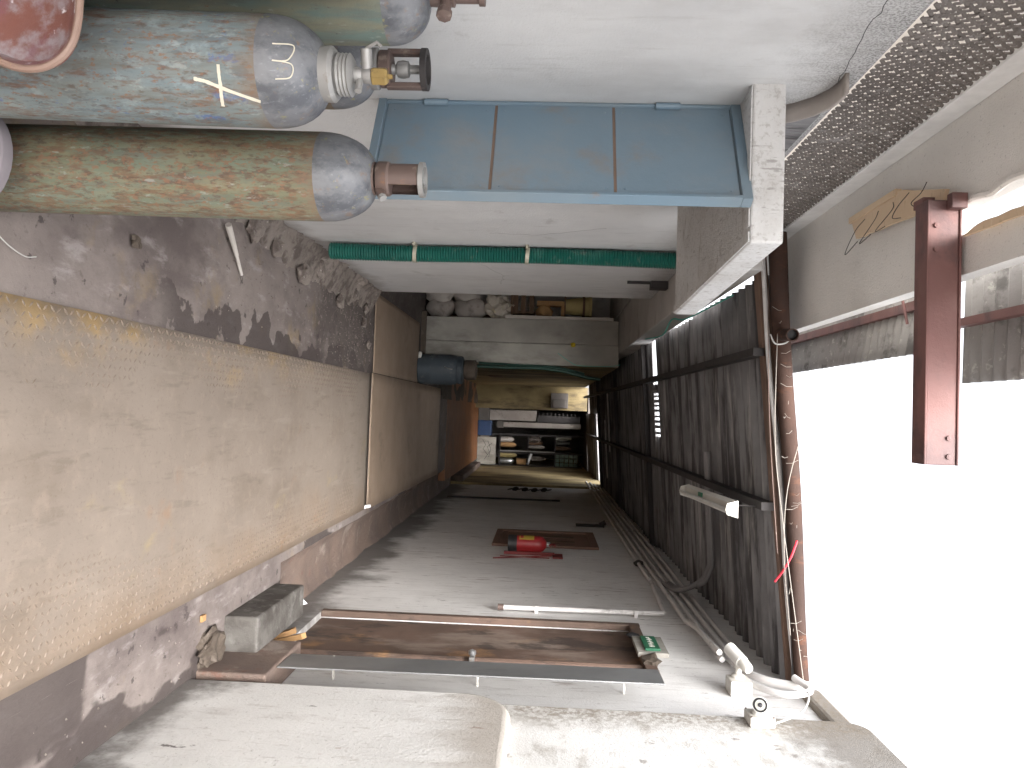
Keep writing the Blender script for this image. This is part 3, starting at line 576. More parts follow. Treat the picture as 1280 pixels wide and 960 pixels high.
# blue drum, can, hose
dm = thing('plastic_drum', (-.49, 9.55, 0), 'dusty blue-grey plastic drum standing by the grey partition', 'drum')
dmb = MB().lathe([(.165, .0), (.185, .02), (.19, .15), (.195, .17), (.19, .19), (.192, .40), (.18, .47), (.165, .50)], (-.49, 9.53, 0), 28).build('body', 'drum_blue', dm, smooth=True)
MB().lathe([(.172, .50), (.178, .505), (.178, .55), (.165, .565), (.02, .57)], (-.49, 9.53, 0), 28).build('lid', 'drum_blue', dm, smooth=True)
MB().tube(arc((-.49, 9.345, .45), (-.49, 9.30, .40), (-.52, 9.342, .35)), .006, 6).build('handle', 'greyiron', dmb)
tag(MB().box(-.70, 9.40, .01, -.60, 9.47, .05).build('white_tub', 'pvc', None, origin=(-.65, 9.43, .0), bevel=.012), 'small white plastic tub on the floor by the blue drum', 'tub')
tag(MB().lathe([(.11, .571), (.125, .6), (.125, .72), (.1, .73)], (-.50, 9.6, 0), 20).build('dark_tin', 'mud', None, smooth=True, origin=(-.5, 9.6, .571)), 'dark tin on top of the blue drum', 'tin')
h2 = MB().tube(smoothpath([(-.56, 9.66, .6), (-.55, 9.66, 1.1), (-.555, 9.66, 1.5), (-.53, 9.68, 1.8), (-.46, 9.72, 2.12), (-.44, 9.74, 2.3)]), .022, 10)
tag(h2.build('thin_hose', 'hose_dk', None, smooth=True, origin=(-.55, 9.66, .6)), 'thin dark green hose rising above the blue drum', 'hose')
tag(MB().tube(smoothpath([(-.60, 9.69, .75), (-.585, 9.68, 1.3), (-.57, 9.68, 1.75), (-.50, 9.72, 2.1)]), .016, 8).build('thin_hose', 'hose_dk', None, smooth=True, origin=(-.6, 9.69, .75)), 'second dark hose close beside the thin green one', 'hose')
tag(MB().tube(smoothpath([(-.75, 9.6, 1.75), (-.66, 9.6, 1.88), (-.60, 9.6, 2.02), (-.60, 9.55, 2.4), (-.62, 9.5, 2.53)]), .004, 6).build('string', 'turq', None, origin=(-.7, 9.6, 1.75)), 'turquoise string hanging in front of the grey partition', 'string')
tagy = thing('yellow_tag', (-.86, 9.6, 1.9), 'small yellow tag hanging on a thread by the partition', 'tag')
lump((-.86, 9.6, 1.94), .028, 3, amp=.5).build('tag', 'wire_yel', tagy); MB().tube([(-.86, 9.6, 1.96), (-.865, 9.6, 2.53)], .0018, 5).build('thread', 'wire_lt', tagy)
tag(MB().tube(smoothpath([(-.74, 4.6, 2.71), (-.72, 5.6, 2.62), (-.76, 6.0, 2.58), (-.70, 6.6, 2.60), (-.77, 7.7, 2.60)]), .006, 6).build('string', 'turq', None, origin=(-.74, 5, 2.6)), 'turquoise string looped over the concrete beam', 'string')
# yellow left wall beyond, warm light in its colour, transverse return
yl = thing('warm_lit_wall', (-.6, 14, 0), 'yellow plaster wall with warm light in its colour, left deep in the alley', 'wall')
wall_yz(-.80, -.60, [9.83, 18.0], [-.1, 2.53], set()).build('wall', 'wall_yellow', yl)
B('return_wall', 'wall_yellow_shaded', -.599, 17.8, -.1, -.05, 18.0, 2.6, yl)
B('patch', 'brownwood', -.60, 13.0, .62, -.592, 13.6, .84, yl)
tag(MB().box(-.45, 17.7, 1.75, -.1, 17.795, 2.15).box(-.3, 17.66, 1.8, -.12, 17.70, 2.1).build('fuse_box', 'dark_wall', None, origin=(-.3, 17.75, 1.75), bevel=.01), 'grimy pale fuse box high on the far left wall', 'fuse box')

# ================================================================== RIGHT WALL
wr = thing('right_wall', (0, 0, 0), 'grimy grey plaster wall along the right of the covered alley', 'wall')
ys = [3.585, 4.14, 5.22, 14.4]; zs = [-.2, .12, 2.24, 2.97]
wall_yz(WR, WR + .25, ys, zs, {(1, 1)}).build('wall', 'wall_grey', wr)
wr2 = thing('far_right_wall', (1.4, 16.7, 0), 'yellow wall with warm light in its colour, lit by the roof gap at the far right', 'wall')
wall_yz(WR - .04, WR + .25, [14.41, 23], [-.2, 2.9], set()).build('wall', 'wall_yellow', wr2)
B('plinth', 'gutter', 1.26, 14.6, -.2, 1.379, 18.5, .10, wr2, bevel=.02)
# near right wall with rounded dado
wn = thing('near_right_wall', (0, 0, 0), 'stained white wall with rounded dado at the right edge', 'wall')
def roundpoly(y0, y1, z0, z1, r, n=10):
    p = [(y0, z0), (y1, z0)]
    p += [(y1 - r + r * math.cos(R(90 * i / n)), z1 - r + r * math.sin(R(90 * i / n))) for i in range(n + 1)] + [(y0, z1)]
    return p
MB().prism(roundpoly(-3.0, 3.58, -.2, 3.10, .10), 0, WN, WN + .35).build('wall', 'wall_near_r', wn, bevel=.012, smooth=True, bseg=3)
MB().prism(roundpoly(-3.0, 3.565, -.2, 1.50, .24, 14), 0, WN - .055, WN + .02).build('dado', 'dado', wn, bevel=.035, smooth=True, bseg=5)
MB().box(WN + .02, 3.586, 2.97, 1.72, 4.05, 3.07).build('coping', 'wall_near_r', wn, bevel=.02)
# recess door
dr_ = thing('rusty_door', (1.5, 4.68, .12), 'rusty brown metal door in the right wall recess', 'door')
B('door_leaf', 'door_rust', WR + .045, 4.10, .10, WR + .075, 5.26, 2.27, dr_)
MB().tube([(WR + .025, 4.42, .14), (WR + .025, 4.42, 2.21)], .022, 10).build('vertical_bar', 'door_rust', dr_)
B('frame', 'door_rust', WR - .012, 5.19, .125, WR + .03, 5.245, 2.29, dr_, bevel=.004); B('frame', 'door_rust', WR - .012, 4.12, 2.215, WR + .03, 5.19, 2.285, dr_, bevel=.004)
lt_ = B('latch', 'greyiron', WR - .01, 4.36, 1.22, WR + .044, 4.44, 1.25, dr_, bevel=.004); MB().lathe([(.0, 0), (.022, .01), (.022, .03), (0, .04)], (WR - .008, 4.40, 1.235), 12, axis=(-1, 0, 0)).build('knob', 'silver', lt_, smooth=True)
lf = thing('metal_leaf', (1.29, 3.86, .3), 'dull aluminium door leaf standing open in front of the rusty door', 'door leaf')
MB().add([(1.296, 3.735, .33), (1.304, 3.735, .33), (1.312, 3.96, .33), (1.303, 3.96, .33), (1.286, 3.735, 2.225), (1.294, 3.735, 2.225), (1.302, 3.96, 2.225), (1.293, 3.96, 2.225)],
    [(0, 1, 2, 3), (7, 6, 5, 4), (0, 4, 5, 1), (1, 5, 6, 2), (2, 6, 7, 3), (3, 7, 4, 0)]).build('sheet', 'alu', lf, bevel=.002)
for z in (.55, 1.3, 2.05): B('hinge_arm', 'pvc_dirty', 1.30, 3.945, z, 1.43, 3.955, z + .010, lf)
B('bottom_rail', 'gutter', 1.29, 3.60, -.02, 1.42, 4.13, .325, lf, bevel=.01)['label'] = 'dark stained sill the leaf stands on'
for i, (x, y, rz, lab) in enumerate(((1.36, 4.35, 20, 'broken orange plank wedged behind the concrete block'), (1.37, 4.48, -12, 'short pale stick leaning behind the concrete block'))):
    tag(MB().box(x - .015, y - .02, .0, x + .015, y + .02, .30 - .12 * i, Matrix.Rotation(R(rz), 3, 'X') @ Matrix.Rotation(R(-18), 3, 'Y')).build('timber_scrap', 'plank', None, origin=(x, y, 0)), lab, 'timber scrap')
# concrete step block
bl = MB().box(1.11, 3.90, -.02, 1.30, 4.66, .165); tag(bl.build('concrete_block', 'block', None, origin=(1.2, 4.28, -.02), bevel=.014, bseg=3), 'grimy concrete step block below the rusty door', 'block')
tag(MB().add([(1.20, 4.70, .02), (1.29, 4.74, .01), (1.27, 4.82, .14), (1.21, 4.78, .10)], [(0, 1, 2, 3)]).build('paper_scrap', 'paper', None, origin=(1.24, 4.75, .01)), 'crumpled white paper scrap behind the concrete block', 'paper')
tag(MB().add([(.90, 6.86, .006), (.93, 6.84, .006), (.925, 6.92, .05), (.90, 6.93, .045)], [(0, 1, 2, 3)]).build('paper_scrap', 'paper', None, origin=(.915, 6.88, .005)), 'tiny white paper scrap at the plate seam on the right', 'paper')
# green sign above the door with pale worn marks
sg = thing('green_sign', (1.39, 4.75, 2.2), 'small worn green sign board over the rusty door', 'sign')
rot = Matrix.Rotation(R(-10), 3, 'X')
B('board', 'green', WR - .045, 4.58, 2.245, WR - .030, 4.84, 2.335, sg, bevel=.003)
for k in range(9): B('faded_mark', 'pvc_dirty', WR - .0465, 4.62 + .022 * k, 2.275 + .012 * (k % 2), WR - .0452, 4.632 + .022 * k, 2.308 - .006 * ((k * 7) % 3), sg)
B('back_plate', 'board_grey', WR - .029, 4.55, 2.20, WR - .002, 4.88, 2.38, sg)
tag(lump((WR - .02, 4.92, 2.21), .03, 6, (.6, 1, 1.4), .4).build('black_lamp_holder', 'black', None, smooth=True, origin=(WR, 4.92, 2.2)), 'small black fitting beside the green sign', 'fitting')
tag(lump((WR - .01, 4.45, 2.26), .06, 8, (.5, 1.6, .9), .7, 3).build('soot_clump', 'mud', None, origin=(WR, 4.45, 2.22)), 'sooty cobweb clump hanging under the green sign', 'clump')
# fire extinguisher
fx, fy = 1.315, 7.62
ex = thing('fire_extinguisher', (fx, fy, 1.28), 'red fire extinguisher with black foot hanging on the right wall', 'extinguisher')
exb = MB().lathe([(.06, 1.36), (.079, 1.37), (.08, 1.38), (.08, 1.60), (.07, 1.635), (.04, 1.66), (.025, 1.67)], (fx, fy, 0), 24).build('body', 'red', ex, smooth=True)
MB().lathe([(.07, 1.285), (.083, 1.29), (.083, 1.375), (.07, 1.38)], (fx, fy, 0), 24).build('foot', 'black', ex, smooth=True)
MB().lathe([(.0812, 1.40), (.0812, 1.545)], (fx, fy, 0), 14, a0=120, a1=232).build('label', 'yellow', exb, smooth=True)
MB().lathe([(.0824, 1.41), (.0824, 1.44)], (fx, fy, 0), 10, a0=150, a1=220).build('label_band', 'red', exb, smooth=True)
MB().lathe([(.024, 1.665), (.026, 1.70), (.015, 1.71)], (fx, fy, 0), 14).build('valve', 'silver', ex, smooth=True)
MB().tube([(fx, fy, 1.70), (fx - .01, fy - .07, 1.755), (fx - .01, fy - .12, 1.75)], .011, 8).build('lever', 'darkred', ex); MB().tube([(fx, fy, 1.70), (fx - .01, fy - .09, 1.71), (fx - .01, fy - .12, 1.70)], .010, 8).build('carry_handle', 'darkred', ex)
MB().tube(smoothpath([(fx, fy + .02, 1.69), (fx, fy + .11, 1.70), (fx, fy + .13, 1.6), (fx, fy + .10, 1.42), (fx, fy + .09, 1.38)]), .011, 8).build('hose', 'black', ex, smooth=True)
B('wall_bracket', 'darkred', fx + .075, fy - .04, 1.25, WR, fy - .01, 1.75, ex)
pa = thing('red_wall_marking', (WR, 7.4, 1.2), 'dark red bars and square plate on the wall beside the extinguisher', 'bracket')
MB().tube([(WR - .012, 7.30, 1.16), (WR - .012, 7.52, 1.72)], .006, 6).build('bar', 'darkred', pa); MB().tube([(WR - .012, 7.42, 1.22), (WR - .012, 7.40, 1.70)], .005, 6).build('bar', 'darkred', pa)
B('square_plate', 'darkred', WR - .018, 7.42, 1.73, WR - .004, 7.62, 1.83, pa)
bd = thing('wall_board', (WR, 8.4, 1.1), 'brown framed wooden board on the wall behind the extinguisher', 'board')
B('panel', 'woodboard', WR - .012, 8.05, 1.13, WR - .002, 8.95, 2.18, bd)
for (a, b, c, d) in ((8.0, 8.08, 1.1, 2.22), (8.92, 9.0, 1.1, 2.22), (8.0801, 8.9199, 1.1, 1.17), (8.0801, 8.9199, 2.14, 2.22)): B('frame_rail', 'woodboard', WR - .03, a, c, WR - .002, b, d, bd, bevel=.003)
for z in (8.3, 8.6): B('slot', 'brownwood', WR - .02, z, 1.3, WR - .0125, z + .08, 1.98, bd)
# wall pipe with elbow
wp = thing('wall_pipe', (WR - .03, 5.43, 1.33), 'grey upright pipe with elbow clipped to the right wall', 'pipe')
MB().tube([(WR - .03, 5.43, 1.335), (WR - .03, 5.45, 2.46)] + arc((WR - .03, 5.45, 2.46), (WR - .03, 5.452, 2.50), (WR - .03, 5.50, 2.50), 5)[1:] + [(WR - .03, 6.5, 2.545)], .017, 10).build('tube', 'pipe_grey', wp, smooth=True)
for z in (1.58, 2.28): B('clip', 'pipe_grey', WR - .05, 5.415, z, WR - .001, 5.47, z + .025, wp)
MB().tube([(WR - .03, 5.43, 1.32), (WR - .03, 5.43, 1.36)], .023, 10).build('end_cap', 'oldiron', wp)
# conduits
for k in range(5):
    z = 2.515 + .062 * k; xo = WR - .04 - .006 * (k % 2)
    yn = [6.5, 5.2, 4.45, 4.35, 4.6][k]
    pts = [(xo, 15.5 - .3 * k, z - .02)] + [(xo, y, z - .02 + .004 * (15 - y) + .004 * math.sin(y * 1.3 + k)) for y in lin(14.5, yn, 12)]
    if k == 1: pts += [(xo - .02, yn - .2, z + .05), (xo - .05, 4.4, z + .06)]
    lab = ['lowest of the five conduits along the right wall', 'second lowest conduit along the right wall', 'middle conduit of the five along the right wall', 'second highest conduit along the right wall', 'highest of the five conduits along the right wall'][k]
    tag(MB().tube(pts, .0165, 8).build('conduit', 'pipe_grey', None, smooth=True, origin=(xo, 10, z)), lab, 'conduit', 'conduits along the right wall')
for k in range(2):
    zz = 2.66 + .05 * k
    pts = smoothpath([(WR - .05, 6.35, zz - .04), (WR - .08, 6.0, zz), (WR - .16 - .02 * k, 5.72, zz + .05), (1.18, 5.66 - .07 * k, 2.80), (1.08, 5.66 - .07 * k, 2.845), (.98, 5.66 - .07 * k, 2.845)], 6) + [Vector((.25, 5.66 - .07 * k, 2.80))]
    tag(MB().tube(pts, .019, 10).build('bent_conduit', 'pipe_dark', None, smooth=True, origin=(1.2, 5.8, 2.6)), ['rear of two bent conduits crossing from the wall to the roof', 'front of two bent conduits crossing from the wall to the roof'][k], 'conduit')
tag(MB().tube(smoothpath([(WR - .03, 4.55, 2.72), (WR - .04, 4.3, 2.74), (WR - .05, 4.12, 2.80), (WR - .06, 4.02, 2.92), (WR - .07, 4.0, 3.0)]), .022, 10).build('flexible_conduit', 'pipe_grey', None, smooth=True, origin=(WR, 4.3, 2.7)), 'thick grey flexible conduit curving up beside the camera bracket', 'conduit')
tag(MB().tube(smoothpath([(WR - .03, 4.2, 2.70), (WR - .05, 3.98, 2.76), (WR - .06, 3.88, 2.86), (WR - .08, 3.90, 2.97), (WR - .10, 4.02, 2.93)]), .018, 10).build('flexible_conduit', 'pipe_grey', None, smooth=True, origin=(WR, 4.0, 2.7)), 'thin grey flexible conduit looping at the roof corner', 'conduit')
tag(MB().box(WR - .02, 9.6, 2.05, WR - .002, 9.75, 2.40).tube([(WR - .02, 9.67, 2.35), (WR - .06, 9.67, 2.42)], .03, 8).build('dark_fixture', 'darkiron', None, origin=(WR, 9.67, 2.05)), 'dark iron fixture on the wall past the wooden board', 'fixture')
tag(lump((WR - .04, 7.2, 2.53), .045, 5, (.7, 1, 1), .3).build('junction_box', 'darkiron', None, smooth=True, origin=(WR, 7.2, 2.5)), 'dark junction box under the conduits above the extinguisher', 'junction box')
tag(MB().tube([(WR - .02, 12.15, .1), (WR - .02, 12.15, 1.9)], .016, 6).build('thin_riser', 'darkiron', None, origin=(WR, 12.15, .1)), 'thin dark riser pipe far along the right wall', 'pipe')
ch = MB()
for k in range(9): ch.lathe([(.05, -.008), (.062, 0), (.05, .008), (.04, 0), (.05, -.008)], (WR - .03, 13.6 + .05 * math.sin(k), 1.05 + .085 * k), 12, axis=(1, .6 * (k % 2), .2))
tag(ch.build('hanging_chain', 'darkiron', None, origin=(WR, 13.6, 1.0)), 'dark chain hanging on the far right wall', 'chain')
# security cameras
c1 = thing('security_camera', (1.35, 4.03, 2.6), 'white bullet security camera on box, pointing away into the alley', 'security camera')
B('junction_box', 'pvc_dirty', WR - .075, 3.98, 2.60, WR + .0, 4.10, 2.71, c1, bevel=.006)
MB().lathe([(.035, .0), (.035, .012), (.018, .02), (.016, .05), (.02, .055), (.02, .07)], (WR - .075, 4.06, 2.655), 16, axis=(-1, 0, 0)).build('mount', 'pvc_dirty', c1, smooth=True)
ax = Vector((-.25, .75, -.28)).normalized(); bp = Vector((WR - .155, 4.02, 2.675))
c1b = MB().lathe([(.0, -.05), (.022, -.045), (.028, -.03), (.03, 0), (.03, .11), (.024, .115), (.0, .115)], bp, 18, axis=ax).build('body', 'pvc_dirty', c1, smooth=True)
MB().lathe([(.032, .02), (.034, .02), (.034, .14), (.032, .14)], bp, 18, axis=ax).build('sun_hood', 'pvc', c1b, smooth=True)
c2 = thing('security_camera', (1.33, 3.5, 2.55), 'white bullet security camera with black lens facing the viewer', 'security camera')
B('junction_box', 'pvc_dirty', WN - .045, 3.445, 2.555, WN, 3.56, 2.665, c2, bevel=.006)
MB().lathe([(.035, .0), (.035, .01), (.016, .02), (.014, .04)], (WN - .045, 3.50, 2.61), 16, axis=(-1, 0, 0)).build('mount', 'pvc', c2, smooth=True)
ax = Vector((-.30, -.9, -.25)).normalized(); bp = Vector((WN - .085, 3.50, 2.61))
c2b = MB().lathe([(.0, -.05), (.02, -.045), (.032, -.03), (.034, .07), (.034, .09), (.031, .092)], bp, 20, axis=ax).build('body', 'pvc', c2, smooth=True)
MB().lathe([(.031, .0925), (.0, .0925)], bp, 20, axis=ax).build('face', 'black', c2b)
MB().lathe([(.022, .094), (.013, .094)], bp, 20, axis=ax).build('lamp_ring', 'pvc_dirty', c2b); MB().lathe([(.011, .093), (.009, .098), (.0, .1)], bp, 14, axis=ax).build('lens', 'glass', c2b, smooth=True)
for (a, b) in ((3.452, 2.562), (3.452, 2.658), (3.553, 2.562), (3.553, 2.658)): MB().lathe([(.005, 0), (.004, .003), (0, .003)], (WN - .045, a, b), 8, axis=(-1, 0, 0)).build('screw', 'oldiron', c2)
tag(MB().tube(smoothpath([(WN - .01, 3.48, 2.665), (WN - .03, 3.50, 2.74), (WN - .02, 3.62, 2.84), (WN - .02, 3.80, 2.93), (WN - .03, 4.0, 2.98)]), .005, 6).build('camera_cable', 'wire_lt', None, smooth=True, origin=(WN, 3.48, 2.66)), 'thin white cable rising from the viewer-facing camera', 'cable')

# ================================================================== ROOF
def zr(x, y): return 2.80 + .075 * (x + .85) - .018 * (y - 4)
rt = thing('corrugated_roof', (0, 4.1, 2.8), 'sooty corrugated cement roof over the alley, with ragged light gaps', 'roof')
y = 4.14; n_ = 0
while y < 14.6:
    y1 = y + 1.05; x0 = -.79 + random.uniform(-.035, .02); x1 = 1.62
    if y > 6.8 and y < 7.1: y1 = 7.93
    if 7.8 < y < 8.1:
        corr('roof_sheet', 'corr', .22, x1, 7.84, 8.36, lambda a, b: zr(a, b) + .025, .146, .031, rt, seg=8); y = 8.24; continue
    dz = .014 * (n_ % 2); tilt = random.uniform(-.008, .008)
    corr('roof_sheet', 'corr', x0, x1, y, y1, lambda a, b: zr(a, b) + dz + tilt * a, .146, .031, rt, seg=8)
    n_ += 1; y += .95
corr('roof_sheet', 'corr', -.86, .0, 14.2, 17.1, lambda a, b: zr(a, b) + .03, .146, .031, rt, seg=8)
corr('roof_sheet', 'corr', .0, 1.62, 15.95, 18.4, lambda a, b: zr(a, b) + .03, .146, .031, rt, seg=8)
# ragged shards left in the light gap
for k in range(9):
    xx = -.28 + .055 * k + random.uniform(-.01, .01); corr('sheet_shard', 'corr', xx, xx + random.uniform(.015, .035), 7.92, 8.26, lambda a, b: zr(a, b) + .01, .146, .031, rt, nx=1)
corr('sheet_shard', 'corr', -.33, -.27, 7.9, 8.28, lambda a, b: zr(a, b) + .01, .146, .031, rt, nx=1)
for x, lab in ((-.37, 'dark iron purlin under the roof, left one'), (.47, 'dark iron purlin under the roof, carrying the tube light')):
    m = MB().add([(x + sx, yv, zr(x, yv) - .03 - sz) for yv in (4.2, 17.5) for sz in (0, .07) for sx in (-.022, .022)], [(0, 2, 3, 1), (4, 5, 7, 6), (0, 1, 5, 4), (2, 6, 7, 3), (0, 4, 6, 2), (1, 3, 7, 5)])
    tag(m.build('purlin', 'darkiron', None, origin=(x, 4.2, 2.7)), lab, 'purlin', 'iron purlins under the roof')
for k, yv in enumerate((8.45, 11.4, 14.3)):
    m = MB().add([(xv, yv + sy, zr(xv, yv) - .03 - sz) for xv in (-.9, 1.42) for sz in (0, .05) for sy in (-.03, .03)], [(0, 2, 3, 1), (4, 5, 7, 6), (0, 1, 5, 4), (2, 6, 7, 3), (0, 4, 6, 2), (1, 3, 7, 5)])
    tag(m.build('cross_beam', 'darkiron', None, origin=(0, yv, 2.6)), ['nearest dark cross beam under the roof, at the light gap', 'middle dark cross beam under the roof', 'farthest dark cross beam under the roof'][k], 'beam')
for k, (xa, xb, yv) in enumerate(((-.35, .62, 12.6), (.1, 1.1, 13.2))):
    tag(MB().tube([(xa, yv, zr(xa, yv) - .05), (xb, yv, zr(xb, yv) - .05)], .014, 6).build('thin_rod', 'pipe_grey', None, origin=(xa, yv, 2.6)), ['thin pale rod under the far roof, nearer one', 'thin pale rod under the far roof, farther one'][k], 'rod')
# front edge: tube, timber, conduit, wires
def fe(x, dz=0.0, dy=0.0): return (x, 4.1 + dy, 2.822 + .080 * (x + .88) + dz)
tg = thing('front_roof_tube', (0, 4.1, 2.9), 'big rust-brown pipe along the front edge of the roof', 'pipe')
MB().tube([fe(x, .006 * math.sin(x * 4)) for x in lin(-1.0, 1.37, 16)], .056, 16, rad=[.050 - .0008 * i for i in range(17)]).build('tube', 'tube', tg, smooth=True)
sp = thing('pipe_stub', (-.44, 3.95, 2.82), 'short open-ended dark pipe stub poking out of the roof edge', 'pipe')
MB().lathe([(.032, 0), (.032, .24), (.027, .24), (.027, .02)], (-.455, 4.10, 2.842), 18, axis=(.10, -.99, -.03)).build('tube', 'tube', sp, smooth=True)
MB().lathe([(.0, .21), (.0265, .21)], (-.455, 4.10, 2.842), 18, axis=(.10, -.99, -.03)).build('dark_inside', 'black', sp)
MB().tube(smoothpath([(-.46, 4.05, 2.885), (-.41, 4.03, 2.86), (-.40, 4.03, 2.80), (-.45, 4.04, 2.775)]), .004, 6).build('wire_loop', 'wire_lt', sp)
tm = MB().add([(x, 4.20 + sy, 2.735 + .095 * (x + .88) + sz) for x in (-1.0, 1.40) for sz in (0, .06) for sy in (0, .075)], [(0, 2, 3, 1), (4, 5, 7, 6), (0, 1, 5, 4), (2, 6, 7, 3), (0, 4, 6, 2), (1, 3, 7, 5)])
tag(tm.build('front_timber', 'timber', None, origin=(0, 4.2, 2.75), bevel=.006), 'weathered timber beam just behind the front roof pipe', 'beam')
tag(MB().tube([(x, 4.16, 2.755 + .10 * (x + .88) + .006 * math.sin(x * 5)) for x in lin(-.95, 1.36, 18)], .013, 8).build('front_conduit', 'pipe_grey', None, smooth=True, origin=(0, 4.16, 2.8)), 'pale conduit running along the front roof timber', 'conduit')
for k, (col, lab, pts) in enumerate((
    ('wire_dull', 'thin pale wire sagging along the front roof edge', [(-.45, 4.0, 2.80), (.1, 4.0, 2.80), (.5, 3.98, 2.84), (.9, 3.98, 2.90), (1.36, 3.98, 2.97)]),
    ('wire_dull', 'thin pale wire crossing the front roof pipe at an angle', [(.0, 4.02, 2.96), (.35, 4.0, 2.87), (.7, 4.0, 2.86), (1.1, 4.0, 2.90)]),
    ('wire_red', 'short red wire tied over the front roof conduit', [(.62, 4.02, 2.93), (.70, 4.0, 2.895), (.78, 4.02, 2.86), (.84, 4.05, 2.83)]),
    ('oldiron', 'thin rusty wire trailing along the roof timber', [(-.7, 4.08, 2.77), (-.2, 4.07, 2.78), (.2, 4.09, 2.81), (.7, 4.08, 2.85)]))):
    tag(MB().tube(smoothpath(pts), .006 if col == 'wire_red' else .0022, 6).build('loose_wire', col, None, smooth=True, origin=pts[0]), lab, 'wire')
stl = MB()
for k in range(26):
    x = random.uniform(-.6, 1.3); a = Vector(fe(x, random.uniform(-.07, .0), -.06)); d = Vector((random.uniform(-.03, .03), random.uniform(-.03, .02), random.uniform(-.03, .07)))
    stl.tube([a, a + d * .5 + Vector((.008, 0, 0)), a + d], .0012, 4)
stuff(tag(stl.build('straw', 'wire_dull', None, origin=(0, 4.05, 2.8)), 'pale straw and wire ends caught along the front roof pipe', 'straw'))
# tube light
tl = thing('tube_light', (.45, 4.5, 2.55), 'white unlit tube light batten hanging under the roof', 'light')
a, b = Vector((.475, 4.06, 2.60)), Vector((.50, 5.22, 2.57))
def bar(name, mat, n0, n1, z0, z1, u0=0, u1=1, prof=None):
    d = (b - a); s_ = Vector((1, 0, 0)); m = MB()
    pr = prof or [(n0, z0), (n1, z0), (n1, z1), (n0, z1)]
    vs = [a + d * u + s_ * p[0] + Vector((0, 0, p[1])) for u in (u0, u1) for p in pr]; k = len(pr)
    return m.add(vs, [tuple(range(k)), tuple(reversed(range(k, 2 * k)))] + [(i, i + k, (i + 1) % k + k, (i + 1) % k) for i in range(k)]).build(name, mat, tl, bevel=.002)
bar('batten', 'pvc_dirty', 0, 0, 0, 0, 0, 1, [(-.045, .03), (.045, .03), (.03, .0), (-.03, .0)])
bar('end_cap', 'pvc_dirty', 0, 0, 0, 0, -.012, -.0005, [(-.046, .032), (.046, .032), (.03, -.026), (.0, -.034), (-.03, -.026)])
bar('end_cap', 'pvc_dirty', 0, 0, 0, 0, 1.0005, 1.012, [(-.046, .032), (.046, .032), (.03, -.026), (.0, -.034), (-.03, -.026)])
bar('starter', 'green', -.03, -.005, -.012, -.001, .55, .62)
MB().tube([a + Vector((.01, 0, -.022)), b + Vector((.01, 0, -.022))], .013, 10).build('tube', 'pvc', tl, smooth=True)
for u in (.2, .8):
    p = a.lerp(b, u); MB().tube([p + Vector((0, 0, .03)), (p.x, p.y, zr(p.x, p.y) - .06)], .004, 6).build('hanger', 'darkiron', tl)

# ================================================================== FAR ROOM
fr_ = thing('far_room', (.6, 21, 0), 'dark walls of the store room at the alley end', 'room')
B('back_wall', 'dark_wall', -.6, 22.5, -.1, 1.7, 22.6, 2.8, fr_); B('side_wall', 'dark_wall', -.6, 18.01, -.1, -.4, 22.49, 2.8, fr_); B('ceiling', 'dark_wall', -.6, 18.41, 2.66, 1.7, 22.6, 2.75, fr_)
tag(B('white_post', 'sack', .28, 18.95, .6, .40, 19.05, 2.52), 'white post standing at the far store room', 'post')
tag(B('white_screen', 'sack', -.02, 19.0, .25, .24, 19.03, 1.42, bevel=.004), 'white screen board leaning at the left of the far store room', 'board')
tag(B('low_shelf', 'dark_wall', -.05, 18.7, .0, .42, 19.0, .24), 'dark low bench under the white panel', 'bench')
tag(B('post_stand', 'dark_wall', .26, 18.93, .45, .43, 19.08, .598), 'dark stand beneath the white post', 'stand')
rk = thing('bracket_rail', (.12, 19, 1.45), 'dark toothed rail above the white panel in the far room', 'rail')
B('rail', 'darkiron', .10, 18.97, 1.44, .26, 18.99, 2.5, rk)
for k in range(10): B('tooth', 'darkiron', .03, 18.97, 1.47 + .1 * k, .0999, 18.99, 1.50 + .1 * k, rk)
tag(B('blue_crate', 'blue_pl', .25, 18.55, -.005, .62, 18.85, .33, bevel=.02), 'blue plastic crate on the floor of the far room', 'crate')
wb = thing('white_bin', (1.0, 18.7, 0), 'white board with black crack lines low in the far room', 'board')
B('board', 'board_grey', .66, 18.62, -.005, 1.32, 18.70, .45, wb)
for p in ([(.72, .12), (.85, .2), (.95, .14), (1.1, .26)], [(.8, .36), (.9, .24), (1.02, .3), (1.2, .18)], [(.75, .25), (.95, .33), (1.15, .28)]): MB().tube([(x, 18.615, z) for x, z in p], .005, 5).build('crack_line', 'black', wb)
rk2 = thing('store_rack', (1.0, 19.3, 0), 'grey steel rack full of bottles and machine parts in the far room', 'rack')
for x in (.58, 1.02, 1.36):
    B('post', 'darkiron', x, 19.15, -.005, x + .04, 19.19, 2.6, rk2); B('post', 'darkiron', x, 19.6, -.005, x + .04, 19.64, 2.6, rk2)
for z in (.5, 1.22, 1.9): B('shelf_board', 'darkiron', .58, 19.13, z, 1.40, 19.66, z + .025, rk2)
B('middle_rail', 'greyiron', .99, 19.12, .526, 1.015, 19.14, 1.9, rk2)
def canister(x, z, r, h, mat, name, label, cat):
    tag(MB().lathe([(r * .9, z), (r, z + .02), (r, z + h * .8), (r * .6, z + h * .93), (r * .3, z + h)], (x, 19.35, 0), 16).build(name, mat, None, smooth=True, origin=(x, 19.35, z)), label, cat)
canister(1.12, .526, .06, .42, 'yellow_plastic', 'yellow_canister', 'yellow canister on the lower rack shelf', 'canister')
canister(1.27, .526, .075, .36, 'silver', 'silver_flask', 'silver flask next to the yellow canister', 'flask')
